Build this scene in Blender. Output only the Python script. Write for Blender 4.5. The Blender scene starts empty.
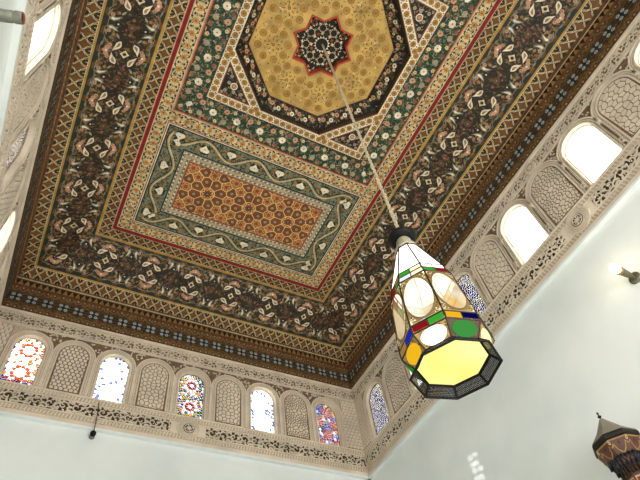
import bpy, math, random
from math import pi, sin, cos, tan, atan2, hypot
from mathutils import Vector, Matrix
from mathutils.geometry import tessellate_polygon

S = 6.0            # metres per survey unit
CAMZ = 1.6         # eye height
def W(x, y, z): return (x*S, y*S, z*S+CAMZ)
XL, XR, YB, YF = -.156, .650, .893, -.469
CX, CY = .247, .212
scene = bpy.context.scene
col = scene.collection

# ------------------------------------------------------------------ materials
def lin(c):
    c /= 255.
    return c/12.92 if c <= .04045 else ((c+.055)/1.055)**2.4
def rgb(t): return (lin(t[0]), lin(t[1]), lin(t[2]), 1)
MATS = {}
def mat(name, c, rough=.6, metal=0, var=.12, scale=9., bump=0., bscale=60., spec=.35, c2=None):
    m = bpy.data.materials.new(name); m.use_nodes = True
    nt = m.node_tree; b = nt.nodes['Principled BSDF']
    b.inputs['Roughness'].default_value = rough
    b.inputs['Metallic'].default_value = metal
    b.inputs['Specular IOR Level'].default_value = spec
    tc = nt.nodes.new('ShaderNodeTexCoord')
    if var or c2:
        n = nt.nodes.new('ShaderNodeTexNoise'); n.inputs['Scale'].default_value = scale; n.inputs['Detail'].default_value = 5
        nt.links.new(tc.outputs['Object'], n.inputs['Vector'])
        r = nt.nodes.new('ShaderNodeValToRGB'); cc = rgb(c)
        r.color_ramp.elements[0].position = .3; r.color_ramp.elements[1].position = .7
        r.color_ramp.elements[0].color = rgb(c2) if c2 else tuple(v*(1-var*1.5) for v in cc[:3])+(1,)
        r.color_ramp.elements[1].color = tuple(min(1, v*(1+var)) for v in cc[:3])+(1,) if not c2 else cc
        nt.links.new(n.outputs['Fac'], r.inputs['Fac']); nt.links.new(r.outputs['Color'], b.inputs['Base Color'])
    else: b.inputs['Base Color'].default_value = rgb(c)
    if bump:
        n2 = nt.nodes.new('ShaderNodeTexNoise'); n2.inputs['Scale'].default_value = bscale; n2.inputs['Detail'].default_value = 3
        nt.links.new(tc.outputs['Object'], n2.inputs['Vector'])
        bp = nt.nodes.new('ShaderNodeBump'); bp.inputs['Strength'].default_value = bump; bp.inputs['Distance'].default_value = .01
        nt.links.new(n2.outputs['Fac'], bp.inputs['Height']); nt.links.new(bp.outputs['Normal'], b.inputs['Normal'])
    MATS[name] = m; return m
def glass(name, c, k=1.0):
    m = bpy.data.materials.new(name); m.use_nodes = True
    nt = m.node_tree; nt.nodes.clear()
    o = nt.nodes.new('ShaderNodeOutputMaterial'); t = nt.nodes.new('ShaderNodeBsdfTransparent')
    g = nt.nodes.new('ShaderNodeBsdfGlossy'); g.inputs['Roughness'].default_value = .15
    g.inputs['Color'].default_value = (.5, .5, .5, 1)
    mx = nt.nodes.new('ShaderNodeMixShader'); mx.inputs[0].default_value = .04
    cc = rgb(c); t.inputs['Color'].default_value = (cc[0]*k, cc[1]*k, cc[2]*k, 1)
    nt.links.new(t.outputs[0], mx.inputs[1]); nt.links.new(g.outputs[0], mx.inputs[2]); nt.links.new(mx.outputs[0], o.inputs[0])
    MATS[name] = m; return m
def glow(name, c, e, clear=0., c2=None, sc=20, gl=.06):
    """lit lamp glass: emission, some clear glass, a little gloss"""
    m = bpy.data.materials.new(name); m.use_nodes = True
    nt = m.node_tree; nt.nodes.clear(); N = nt.nodes.new
    o = N('ShaderNodeOutputMaterial'); em = N('ShaderNodeEmission'); em.inputs['Strength'].default_value = e
    em.inputs['Color'].default_value = rgb(c)
    if c2:
        tc = N('ShaderNodeTexCoord'); n = N('ShaderNodeTexNoise'); n.inputs['Scale'].default_value = sc
        nt.links.new(tc.outputs['Object'], n.inputs['Vector']); r = N('ShaderNodeValToRGB')
        r.color_ramp.elements[0].position = .38; r.color_ramp.elements[1].position = .62
        r.color_ramp.elements[0].color = rgb(c2); r.color_ramp.elements[1].color = rgb(c)
        nt.links.new(n.outputs['Fac'], r.inputs['Fac']); nt.links.new(r.outputs['Color'], em.inputs['Color'])
    last = em
    if clear:
        t = N('ShaderNodeBsdfTransparent'); t.inputs['Color'].default_value = (1, .95, .85, 1)
        mx = N('ShaderNodeMixShader'); mx.inputs[0].default_value = clear
        nt.links.new(em.outputs[0], mx.inputs[1]); nt.links.new(t.outputs[0], mx.inputs[2]); last = mx
    g = N('ShaderNodeBsdfGlossy'); g.inputs['Roughness'].default_value = .1
    m2 = N('ShaderNodeMixShader'); m2.inputs[0].default_value = gl
    nt.links.new(last.outputs[0], m2.inputs[1]); nt.links.new(g.outputs[0], m2.inputs[2]); nt.links.new(m2.outputs[0], o.inputs[0])
    MATS[name] = m; return m

# painted wood colours
P_ = dict(rough=.55, var=.18, scale=14)
mat('dark_brown', (47, 34, 17), **P_); mat('black_brown', (24, 18, 10), **P_); mat('brown', (92, 66, 36), **P_)
mat('star_brown', (108, 70, 30), **P_); mat('mould_brown', (104, 66, 44), **P_); mat('deep_red', (128, 16, 14), **P_)
mat('pink', (196, 134, 106), **P_); mat('cream', (212, 190, 142), **P_); mat('pale', (228, 216, 188), **P_)
mat('yellow', (176, 136, 62), **P_); mat('orange', (196, 138, 66), **P_); mat('line_gold', (226, 192, 120), **P_); mat('cell_brown', (158, 98, 48), **P_); mat('tan_dull', (126, 98, 62), **P_); mat('tan', (152, 118, 62), **P_)
mat('ink', (22, 24, 24), **P_); mat('teal', (34, 42, 34), **P_); mat('leaf', (38, 74, 44), **P_)
mat('leaf_dark', (26, 50, 32), **P_); mat('olive', (88, 82, 48), **P_); mat('sage', (122, 126, 106), **P_)
mat('peach', (196, 146, 112), **P_); mat('mauve', (134, 84, 74), **P_); mat('gold', (202, 164, 90), rough=.5, var=.25, scale=6)
mat('gold_dark', (150, 104, 40), **P_); mat('gold_mid', (176, 132, 60), **P_); mat('gold_deep', (158, 114, 50), **P_); mat('rust', (150, 66, 34), **P_); mat('brick', (124, 66, 30), **P_)
mat('vermilion', (178, 70, 38), **P_); mat('grey_blue', (120, 128, 126), **P_); mat('pale_blue', (172, 178, 170), **P_)
mat('stone_grey', (160, 148, 122), **P_); mat('blue_ink', (34, 42, 50), **P_)
# plaster
mat('stucco', (220, 206, 184), rough=.85, var=.10, scale=4, bump=.35, bscale=90, spec=.15)
mat('stucco_fine', (214, 199, 176), rough=.9, var=.2, scale=55, bump=.9, bscale=70, spec=.1, c2=(168, 148, 122))
mat('stucco_shadowed', (122, 100, 78), rough=.95, var=.2, scale=30, spec=.1)  # shade of the carved recesses put into the ground colour, here and below
mat('stucco_deep_shade', (76, 60, 44), rough=.95, var=.2, scale=30, spec=.1)
mat('plaster_white', (232, 235, 231), rough=.38, var=.03, scale=.9, spec=.4, bump=.06, bscale=3, c2=(206, 213, 209))
mat('floor_marble', (206, 202, 194), rough=.35, var=.08, scale=2)
mat('backing_wood', (70, 44, 28), rough=.7, var=.2, scale=10)
mat('brass', (190, 150, 84), rough=.35, metal=.85, var=.2, scale=40)
mat('old_metal', (120, 112, 92), rough=.45, metal=.6, var=.2, scale=40)
mat('grey_metal', (128, 126, 112), rough=.5, metal=.3, var=.15, scale=30)
mat('black_metal', (14, 10, 8), rough=.6, metal=0, var=.1, spec=.2)
mat('cable', (40, 36, 32), rough=.7, var=0)
mat('cone_wood', (138, 130, 114), rough=.6, var=.12, scale=6)
mat('lantern_wood', (84, 52, 38), rough=.55, var=.2, scale=18)

# ------------------------------------------------------------------ helpers
def finish(name, verts, faces, fm, names, parent=None, smooth=False):
    me = bpy.data.meshes.new(name)
    me.from_pydata(verts, [], faces); 
    for n in names: me.materials.append(MATS[n])
    me.polygons.foreach_set('material_index', fm)
    if smooth: me.polygons.foreach_set('use_smooth', [True]*len(faces))
    me.validate(); me.update()
    o = bpy.data.objects.new(name, me); col.objects.link(o)
    if parent: o.parent = parent
    return o
def empty(name, loc=(0, 0, 0)):
    o = bpy.data.objects.new(name, None); col.objects.link(o); o.location = loc; return o
def tag(o, label=None, cat=None, group=None, kind=None):
    for k, v in (('label', label), ('category', cat), ('group', group), ('kind', kind)):
        if v: o[k] = v
    return o

class Pat:
    """flat and relief pattern pieces, laid out in 2-D and mapped onto a surface"""
    def __init__(s, out):
        s.out = out; s.v = []; s.f = []; s.m = []; s.names = []; s.M = [(1, 0, 0, 0, 1, 0)]; s.clips = []; s.seed = 0
    def mi(s, n):
        if n not in s.names: s.names.append(n)
        return s.names.index(n)
    def push(s, x, y, a=0, k=1, fx=1, fy=1):
        A = s.M[-1]; c, sn = cos(a)*k, sin(a)*k
        b = (c*fx, -sn*fy, x, sn*fx, c*fy, y)
        s.M.append((A[0]*b[0]+A[1]*b[3], A[0]*b[1]+A[1]*b[4], A[0]*b[2]+A[1]*b[5]+A[2],
                    A[3]*b[0]+A[4]*b[3], A[3]*b[1]+A[4]*b[4], A[3]*b[2]+A[4]*b[5]+A[5]))
    def pop(s): s.M.pop()
    def poly(s, pts, m, h, base=None):
        A = s.M[-1]
        q = [(A[0]*x+A[1]*y+A[2], A[3]*x+A[4]*y+A[5]) for x, y in pts]
        for (a, b, c) in s.clips:      # keep a*x+b*y<=c
            r = []; n = len(q)
            if n < 3: return
            d = [a*p[0]+b*p[1]-c for p in q]
            if max(d) <= 0: continue
            if min(d) >= 0: return
            for i in range(n):
                j = (i+1) % n
                if d[i] <= 0: r.append(q[i])
                if (d[i] < 0 < d[j]) or (d[j] < 0 < d[i]):
                    t = d[i]/(d[i]-d[j]); r.append((q[i][0]+t*(q[j][0]-q[i][0]), q[i][1]+t*(q[j][1]-q[i][1])))
            q = r
        if len(q) < 3: return
        k = len(s.v); n = len(q); mi = s.mi(m)
        s.v += [s.out(x, y, h) for x, y in q]; s.f.append(tuple(range(k, k+n))); s.m.append(mi)
        if base is not None:
            s.v += [s.out(x, y, base) for x, y in q]
            for i in range(n):
                j = (i+1) % n; s.f.append((k+i, k+j, k+n+j, k+n+i)); s.m.append(mi)
    def rect(s, x0, y0, x1, y1, m, h, base=None): s.poly([(x0, y0), (x1, y0), (x1, y1), (x0, y1)], m, h, base)
    def disc(s, x, y, r, m, h, n=10, base=None, a=0, ry=None):
        ry = ry or r
        s.poly([(x+r*cos(a+2*pi*i/n), y+ry*sin(a+2*pi*i/n)) for i in range(n)], m, h, base)
    def star(s, x, y, r, r2, n, m, h, a=0, base=None):
        s.poly([(x+(r if i % 2 == 0 else r2)*cos(a+pi*i/n), y+(r if i % 2 == 0 else r2)*sin(a+pi*i/n)) for i in range(2*n)], m, h, base)
    def line(s, pts, w, m, h, closed=False, base=None, w1=None):
        n = len(pts); w1 = w if w1 is None else w1; L = []; Rr = []
        for i, (x, y) in enumerate(pts):
            a = pts[(i-1) % n] if (closed or i > 0) else pts[i]; b = pts[(i+1) % n] if (closed or i < n-1) else pts[i]
            dx, dy = b[0]-a[0], b[1]-a[1]; l = hypot(dx, dy) or 1e-9
            ww = (w+(w1-w)*i/max(1, n-1))/2
            if closed or 0 < i < n-1:
                e = (x-a[0], y-a[1]); le = hypot(*e) or 1e-9; cs = (e[0]*dx+e[1]*dy)/(le*l); ww /= max(.5, cs)
            L.append((x-dy/l*ww, y+dx/l*ww)); Rr.append((x+dy/l*ww, y-dx/l*ww))
        for i in range(n if closed else n-1):
            j = (i+1) % n; s.poly([Rr[i], Rr[j], L[j], L[i]], m, h, base)
    def leafp(s, x, y, a, l, w, m, h, base=None):
        s.push(x, y, a)
        s.poly([(0, 0), (l*.3, w*.42), (l*.62, w*.4), (l, 0), (l*.62, -w*.4), (l*.3, -w*.42)], m, h, base); s.pop()
    def drop(s, x, y, a, l, w, m1, m2, h):
        s.push(x, y, a)
        def dr(l0, l1, ww): return [(l0, 0)]+[(l0+(l1-l0)*t, ww*sin(pi*t**1.6)*.5+.08*l*sin(pi*t)) for t in (.3, .5, .7, .85, .95)]+[(l1, 0)]+[(l0+(l1-l0)*t, -ww*sin(pi*t**1.6)*.5+.08*l*sin(pi*t)) for t in (.95, .85, .7, .5, .3)]
        s.poly(dr(0, l, w), m1, h); s.poly(dr(l*.33, l*.88, w*.46), m2, h+.0002); s.pop()
    def flower(s, x, y, r, n, m, mc, h, a=0, rc=.3):
        for i in range(n):
            t = a+2*pi*i/n; s.disc(x+r*.58*cos(t), y+r*.58*sin(t), r*.46, m, h+.00003*(i % 3), 6)
        s.disc(x, y, r*.5, m, h+.0001, 8); s.disc(x, y, r*rc, mc, h+.0002, 8)
    def build(s, name, parent=None):
        return finish(name, s.v, s.f, s.m, s.names, parent)

def arc(x, y, r, a0, a1, n, ry=None):
    ry = ry or r
    return [(x+r*cos(a0+(a1-a0)*i/n), y+ry*sin(a0+(a1-a0)*i/n)) for i in range(n+1)]
def clip_poly(q, a, b, c):
    r = []; n = len(q); d = [a*p[0]+b*p[1]-c for p in q]
    for i in range(n):
        j = (i+1) % n
        if d[i] <= 0: r.append(q[i])
        if (d[i] < 0 < d[j]) or (d[j] < 0 < d[i]):
            t = d[i]/(d[i]-d[j]); r.append((q[i][0]+t*(q[j][0]-q[i][0]), q[i][1]+t*(q[j][1]-q[i][1])))
    return r
def voronoi(pts, R, gap):
    """list of (point index, cell polygon shrunk by gap)"""
    res = []
    for i, p in enumerate(pts):
        q = [(p[0]-R, p[1]-R), (p[0]+R, p[1]-R), (p[0]+R, p[1]+R), (p[0]-R, p[1]+R)]
        for j, o in enumerate(pts):
            if i == j: continue
            dx, dy = o[0]-p[0], o[1]-p[1]; l = hypot(dx, dy)
            if l > 2*R or l < 1e-6: continue
            q = clip_poly(q, dx/l, dy/l, (dx*(p[0]+o[0])/2+dy*(p[1]+o[1])/2)/l-gap)
            if len(q) < 3: break
        if len(q) >= 3: res.append((i, q))
    return res

# ------------------------------------------------------------------ the ceiling
def zc(d): return 1-.5*max(0, d-.03)
def plan_h(x, y, h):      # main flat panel
    return W(x, y, 1-h)
def side_maps():
    """(L, f(u,d)->(x,y)) for back, left, right, front"""
    return [(.247, lambda u, d: (CX+u, .734+d)), (.522, lambda u, d: (0-d, CY+u)),
            (.522, lambda u, d: (.494+d, CY-u)), (.247, lambda u, d: (CX-u, -.31-d))]
def ring(name, draw, parent, d0, d1, inner=False, rect=None):
    """draw(p, L) on each of four mitred strips; all in one mesh"""
    p = Pat(None)
    for L, f in side_maps():
        if rect: 
            x0, y0, x1, y1 = rect; cx, cy = (x0+x1)/2, (y0+y1)/2
            idx = [.247, .522].index(L); k = side_maps().index
        p.out = (lambda f: lambda u, d, h: (lambda xy: W(xy[0], xy[1], zc(d)-h))(f(u, d)))(f)
        p.clips = [(0, -1, -d0), (0, 1, d1), (1, -1, L), (-1, -1, L)]
        draw(p, L)
    p.clips = []
    return p.build(name, parent)
def rect_ring(name, draw, parent, x0, y0, x1, y1, w, p=None):
    """strip of width w running inside the rectangle; v=0 at the outer edge, v=w inside"""
    p = p or Pat(None); cx, cy = (x0+x1)/2, (y0+y1)/2; hx, hy = (x1-x0)/2, (y1-y0)/2
    for a, L, H in ((0, hx, hy), (pi/2, hy, hx), (pi, hx, hy), (-pi/2, hy, hx)):
        ca, sa = cos(a), sin(a)
        def out(u, v, h, ca=ca, sa=sa, H=H):
            x, y = u, v-H
            return plan_h(cx+x*ca-y*sa, cy+x*sa+y*ca, h)
        p.out = out
        p.clips = [(0, -1, 0), (0, 1, w), (1, 1, L), (-1, 1, L)]
        draw(p, L)
    p.clips = []
    return p.build(name, parent) if name else p
def span(L, pitch, ext=.2):
    n = int((L+ext)/pitch)+1
    return [k*pitch for k in range(-n, n+1)]

def lattice(d0, d1, pitch):
    def draw(p, L):
        w = d1-d0; m = (d0+d1)/2; E = L+d1
        p.rect(-E, d0, E, d1, 'black_brown', .0006)
        for u in span(E, pitch, 0):
            def st(t, v):
                q = []
                for k in range(4):
                    a = k*pi/2; c, s_ = cos(a), sin(a)
                    tip = (pitch*.5, w*.5)
                    q.append((c*tip[0]*t, s_*tip[1]*t))
                    b = a+pi/4
                    for db, rr in ((-.30, .86), (0, .72), (.30, .86)): q.append((cos(b+db)*pitch*.34*v*rr, sin(b+db)*w*.34*v*rr))
                return [(u+x, m+y) for x, y in q]
            p.poly(st(1.06, 1.22), 'cream', .0009); p.poly(st(.90, 1.00), 'star_brown', .0011)
            for sg in (-1, 1):
                x = u+pitch/2; y0 = m+sg*w*.47
                p.line(arc(x, y0, pitch*.30, -sg*pi*.03 if sg > 0 else 0, -sg*pi, 8, w*.36), .0007, 'cream', .00085)
                p.disc(x, y0-sg*w*.12, pitch*.20, 'dark_brown', .00095, 6)
                p.line([(x, y0), (x, m+sg*w*.32)], .0009, 'cream', .001)
        p.rect(-E, d0, E, d0+.0011, 'cream', .0014); p.rect(-E, d1-.0011, E, d1, 'cream', .0014)
    return draw

def big_floral(d0, d1):
    def draw(p, L):
        rnd = random.Random(int(L*1000)); w = d1-d0; m = (d0+d1)/2; E = L+d1
        p.rect(-E, d0, E, d1, 'dark_brown', .0006)
        # undergrowth
        for i in range(int(2*E*4200)):
            u = rnd.uniform(-E, E); v = rnd.uniform(d0+.004, d1-.004)
            p.leafp(u, v, rnd.uniform(0, 6.3), rnd.uniform(.005, .011), rnd.uniform(.0022, .0042),
                    rnd.choice(['leaf_dark', 'black_brown', 'olive', 'brown', 'black_brown', 'brown', 'leaf_dark', 'tan_dull', 'star_brown', 'black_brown', 'dark_brown', 'mauve'] if abs(v-m) < w*.22 else ['leaf_dark', 'olive', 'olive', 'brown', 'black_brown', 'tan', 'tan_dull', 'star_brown', 'mauve', 'black_brown', 'sage', 'brown']), .0008+rnd.random()*.0002)
        # wavy dark edging
        for sg, e in ((1, d0), (-1, d1)):
            p.rect(-E, min(e, e+sg*.0042), E, max(e, e+sg*.0042), 'brown', .0011)
            for u in span(E, .032, 0):
                p.poly([(u-.011, e+sg*.0003), (u+.011, e+sg*.0003), (u+.009, e+sg*.004), (u+.003, e+sg*.0062), (u-.003, e+sg*.0062), (u-.009, e+sg*.004)], 'teal', .0013)
                p.line([(u-.016, e+sg*.0052), (u-.011, e+sg*.0048), (u-.007, e+sg*.0075), (u+.007, e+sg*.0075), (u+.011, e+sg*.0048), (u+.016, e+sg*.0052)], .0010, 'tan', .0013)
        per = .0965
        for k in range(-12, 13):
            u0 = (k+.5)*per
            if abs(u0) < E:
                p.star(u0, m, .0074, .0050, 4, 'pale', .0016, a=0); p.disc(u0, m, .0052, 'cream', .0017, 8); p.disc(u0, m, .0030, 'dark_brown', .0018, 8)
                for sg in (-1, 1):
                    fx, fy = u0, m+sg*w*.245
                    p.drop(fx-.001, fy-sg*.001, atan2(-sg*.5, -1), .0225, .0098, 'pale', 'tan', .0017)
                    p.drop(fx+.001, fy-sg*.001, atan2(-sg*.5, 1), .0225, .0098, 'pale', 'tan', .0017)
                    for t in (-.9, 0, .9):
                        p.disc(fx+.0062*sin(t)*1.1, fy+sg*(.003+.0058*cos(t)), .0042, 'peach', .0015, 7)
                    p.disc(fx, fy+sg*.007, .0022, 'pale', .0018, 6); p.disc(fx, fy+sg*.002, .002, 'mauve', .0018, 6)
                    for t in (-1, 1):
                        p.leafp(fx+t*.012, fy+sg*.011, atan2(sg*.3, t), .012, .006, 'tan_dull', .0013); p.disc(fx+t*.0105, fy+sg*.0035, .0034, 'peach', .0014, 7); p.disc(fx+t*.0105, fy+sg*.0035, .0013, 'mauve', .0016, 5)
                        p.leafp(fx+t*.010, fy+sg*.009, atan2(sg*.6, t), .010, .003, 'leaf', .0014)
                        p.leafp(fx+t*.006, fy+sg*.016, atan2(0, t), .009, .004, 'grey_blue', .0013)
            u1 = k*per
            if abs(u1) < E:
                p.flower(u1, m, .0068, 8, 'brown', 'rust', .0013); p.disc(u1, m, .0014, 'grey_blue', .0017, 6)
                for t in (-1, 1):
                    p.flower(u1+t*.013, m, .003, 5, 'mauve', 'tan', .0013)
                for sg in (-1, 1):
                    y = m+sg*w*.30
                    p.disc(u1, y-sg*.004, .0045, 'ink', .0013, 8); p.disc(u1, y-sg*.005, .0016, 'pale', .0018, 6)
                    for t in (-1, 1):      # pale horn leaves
                        p.poly([(u1+t*.003, y+sg*.003), (u1+t*.006, y-sg*.003), (u1+t*.013, y-sg*.009), (u1+t*.0105, y+sg*.001), (u1+t*.0125, y+sg*.008), (u1+t*.006, y+sg*.0105)], 'sage', .0015)
                        p.disc(u1+t*.0185, y-sg*.002, .0030, 'tan', .0014, 6); p.leafp(u1+t*.016, y-sg*.006, atan2(-sg*.8, t), .010, .0042, 'stone_grey', .0014); p.poly([(u1+t*.005, y+sg*.0035), (u1+t*.0075, y-sg*.0015), (u1+t*.0115, y-sg*.006), (u1+t*.009, y+sg*.002), (u1+t*.010, y+sg*.006), (u1+t*.0065, y+sg*.0075)], 'pale', .0017)
                        p.disc(u1+t*.014, y+sg*.006, .0035, 'peach', .0014, 7); p.disc(u1+t*.0145, y+sg*.006, .0013, 'mauve', .0016, 6)
                        p.leafp(u1+t*.012, y+sg*.012, atan2(-sg*.4, t), .012, .0035, 'grey_blue', .0013)
    return draw

def scroll_band(w, pitch=.046, v0=0):
    """cream band with ink scrolls and orange flowers"""
    def draw(p, L):
        rnd = random.Random(5); E = L; m = v0+w/2
        p.rect(-E, v0, E, v0+w, 'cream', .0006)
        for u in span(E, pitch, 0):
            for c, fl in ((u, 0), (u+pitch/2, 1)):
                p.flower(c, m+(.0004 if fl else -.0004), .0054, 6, 'orange', 'star_brown', .0012, a=.3)
                for t in (-1, 1):
                    for sg in (-1, 1):
                        s_ = sg*(1 if fl else -1)
                        q = [(c+t*pitch*(.5-.36*i/8+.03*sin(i)), m+s_*w*(.10+.30*sin(pi*i/8))) for i in range(0, 9)]
                        p.line(q[:6], .0012, 'ink', .0010)
                        p.leafp(c+t*pitch*.20, m+sg*w*.16, atan2(sg*.7, t), .0052, .0034, 'ink', .0011)
                        p.leafp(c+t*pitch*.17, m+sg*w*.40, atan2(-sg*.3, -t), .0060, .0034, 'leaf_dark', .0011)
                        p.leafp(c+t*pitch*.23, m+sg*w*.02, atan2(sg*1.2, t*.4), .0046, .0022, 'tan', .0011)
                        p.disc(c+t*pitch*.13, m+sg*w*.33, .0016, 'rust' if fl else 'teal', .0012, 6)
        for i in range(int(2*E*650)):
            u, v = rnd.uniform(-E, E), rnd.uniform(v0+.003, v0+w-.003)
            if abs((u/(pitch/2)) % 1-.0) < .2: continue
            p.leafp(u, v, rnd.uniform(0, 6.3), .0042, .0016, rnd.choice(['ink', 'ink', 'tan', 'leaf_dark', 'grey_blue']), .0009)
    return draw

def green_floral(w):
    def draw(p, L):
        rnd = random.Random(11); m = w/2
        p.rect(-L, 0, L, w, 'leaf_dark', .0006)
        for i in range(int(2*L*4200)):
            u, v = rnd.uniform(-L, L), rnd.uniform(.002, w-.002)
            p.leafp(u, v, rnd.uniform(0, 6.3), rnd.uniform(.005, .010), rnd.uniform(.0016, .0030),
                    rnd.choice(['leaf', 'leaf', 'ink', 'leaf', 'leaf', 'leaf_dark', 'leaf', 'tan', 'olive', 'peach', 'grey_blue', 'sage', 'stone_grey']), .0008+rnd.random()*.0003)
        for u in span(L, .0485, 0):
            p.flower(u, m, .0072, 8, 'pale', 'orange', .0014, rc=.24)
            p.disc(u, m, .0012, 'rust', .0018, 6)
            p.flower(u+.024, m+.011, .0058, 6, 'peach', 'rust', .0013); p.flower(u+.024, m-.011, .0058, 6, 'stone_grey', 'orange', .0013)
            for t in (-1, 1):
                for sg in (-1, 1):
                    p.disc(u+t*.010, m+sg*.016, .0046, 'tan', .0011, 7); p.flower(u+t*.0085, m+sg*.0150, .0038, 5, 'cream' if t == sg else 'mauve', 'rust', .0013)
                    p.leafp(u+t*.006, m+sg*.004, atan2(sg*.5, t), .016, .0034, 'leaf', .0012)
                    p.leafp(u+t*.006, m+sg*.006, atan2(sg*1.4, t), .014, .003, 'leaf', .0012)
    return draw

def vine_band(w):
    def draw(p, L):
        rnd = random.Random(3); m = w*.5
        p.rect(-L, 0, L, w, 'sage', .0006); p.rect(-L, 0, L, .0028, 'leaf_dark', .0012); p.rect(-L, w-.0028, L, w, 'leaf_dark', .0012)
        for i in range(int(2*L*4200)):
            u, v = rnd.uniform(-L, L), rnd.uniform(.002, w-.002)
            p.leafp(u, v, rnd.uniform(0, 6.3), rnd.uniform(.004, .008), rnd.uniform(.0015, .0028),
                    rnd.choice(['leaf_dark', 'teal', 'tan', 'sage', 'olive', 'leaf_dark', 'leaf_dark', 'tan']), .0008+rnd.random()*.0002)
        lam = L*2/round(2*L/.098); n = int(2*L/lam*16)
        A = w*.31; tri_ = lambda t: sin(t)+.16*sin(3*t)*-1
        wave = [(-L+2*L*i/n, m+A*sin(2*pi*(-L+2*L*i/n)/lam)) for i in range(n+1)]
        p.line([(x, y-.0016) for x, y in wave], .0060, 'ink', .0011)
        p.line(wave, .0042, 'cream', .0014); p.line([(x, y-.0010) for x, y in wave], .0012, 'tan', .0016)
        k = -L+lam/4; i = 0
        while k < L:
            sg = 1 if round((k+L)/lam*4) % 4 == 1 else -1
            s0 = sin(2*pi*k/lam); sg = 1 if s0 > 0 else -1
            y = m-sg*A*.35
            p.disc(k, y, .0120, 'leaf_dark', .0010, 9); p.disc(k-.012, y-sg*.001, .0055, 'tan', .0011, 7); p.disc(k+.012, y-sg*.001, .0055, 'tan', .0011, 7); p.disc(k, y+sg*.0130, .004, 'tan', .0011, 7)
            for t in (-1, 1):
                p.disc(k+t*.0044, y-sg*.0015, .0052, 'pale', .0016, 8); p.line(arc(k+t*.015, y+sg*.004, .005, 0, t*4.5, 8), .0014, 'leaf_dark', .0013)
            p.poly([(k-.0088, y-sg*.001), (k+.0088, y-sg*.001), (k, y+sg*.0100)], 'pale', .0017); p.disc(k, y+sg*.001, .0014, 'tan', .0019, 6)
            p.disc(k, y-sg*.004, .0028, 'pale', .0018, 7)
            p.leafp(k, y-sg*.006, atan2(-sg*1, .5), .008, .003, 'leaf_dark', .0012); p.leafp(k, y-sg*.006, atan2(-sg*1, -.5), .008, .003, 'leaf_dark', .0012)
            k += lam/2
    return draw

def braid_band(w):
    def draw(p, L):
        p.rect(-L, 0, L, w, 'stone_grey', .0006)
        p.rect(-L, 0, L, .0012, 'mauve', .0010); p.rect(-L, .0045, L, .0052, 'ink', .0009); p.rect(-L, w-.0052, L, w-.0045, 'ink', .0009)
        for u in span(L, .0098, 0):
            p.poly([(u-.0042, w/2), (u, w/2-.0028), (u+.0042, w/2), (u, w/2+.0028)], 'cream', .0010)
            p.poly([(u-.0024, w/2), (u, w/2-.0016), (u+.0024, w/2), (u, w/2+.0016)], 'orange', .0012)
            for sg in (-1, 1):
                y = w/2+sg*.0052
                p.poly([(u+.002, y-.0016), (u+.006, y-.0016), (u+.0045, y+.0016), (u+.0005, y+.0016)], 'pale', .0010)
                p.poly([(u+.0066, y-.0013), (u+.0088, y-.0013), (u+.0073, y+.0013), (u+.0051, y+.0013)], 'blue_ink', .0010)
                p.disc(u, w/2+sg*.0026, .0008, 'ink', .0011, 4)
    return draw

def circle_band(w, pitch, half=None):
    def cb(p, u, v, q=1):
        p.disc(u, v, pitch*.43*q, 'gold_dark', .0012, 10); p.disc(u, v, pitch*.43*q*.78, 'gold_mid', .0014, 10)
        p.disc(u, v, pitch*.43*q*.58, 'gold_dark', .0015, 8); p.disc(u, v, .0009, 'black_brown', .0016, 5)
    def draw(p, L):
        p.rect(-L, 0, L, w, 'pale', .0009); p.rect(-L, 0, L, .0010, 'mould_brown', .0012)
        n = round((2*L-w)/pitch); pt = (2*L-w)/n
        for i in range(n+1):
            u = -L+w/2+i*pt; cb(p, u, w/2)
            for sg in (-1, 1):
                p.poly([(u+pt/2-.0017, w/2+sg*w*.36), (u+pt/2+.0017, w/2+sg*w*.36), (u+pt/2, w/2+sg*w*.17)], 'leaf_dark', .0012)
                p.disc(u+pt/2-.0033, w/2+sg*w*.40, .0005, 'rust', .0012, 4); p.disc(u+pt/2+.0033, w/2+sg*w*.40, .0005, 'rust', .0012, 4)
    return draw

ceiling = empty('ceiling', (0, 0, 0)); tag(ceiling, kind='structure')
# boarding behind the painted panels (with the octagonal opening left for the cupola)
def ceiling_board():
    oct_ = [(CX+.1515/cos(pi/8)*cos(pi/8+k*pi/4), CY+.1515/cos(pi/8)*sin(pi/8+k*pi/4)) for k in range(8)]
    outer = [(-.03, -.34), (.524, -.34), (.524, .764), (-.03, .764)]
    vs = outer+oct_; tri = tessellate_polygon([[Vector((x, y, 0)) for x, y in outer], [Vector((x, y, 0)) for x, y in oct_]])
    V = [W(x, y, 1) for x, y in vs]; F = [tuple(t) for t in tri]
    k = len(V); ring0 = [(-.03, -.34, 1), (.524, -.34, 1), (.524, .764, 1), (-.03, .764, 1)]
    ring1 = [(XL, YF, zc(.156)), (XR, YF, zc(.156)), (XR, YB, zc(.156)), (XL, YB, zc(.156))]
    ring2 = [(XL, YF, 1.2), (XR, YF, 1.2), (XR, YB, 1.2), (XL, YB, 1.2)]
    V += [W(*q) for q in ring0+ring1+ring2]
    for i in range(4):
        j = (i+1) % 4; F.append((k+i, k+j, k+4+j, k+4+i)); F.append((k+4+i, k+4+j, k+8+j, k+8+i))
    F.append((k+8, k+9, k+10, k+11))
    return finish('ceiling_board', V, F, [0]*len(F), ['backing_wood'], ceiling)
ceiling_board()
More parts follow.
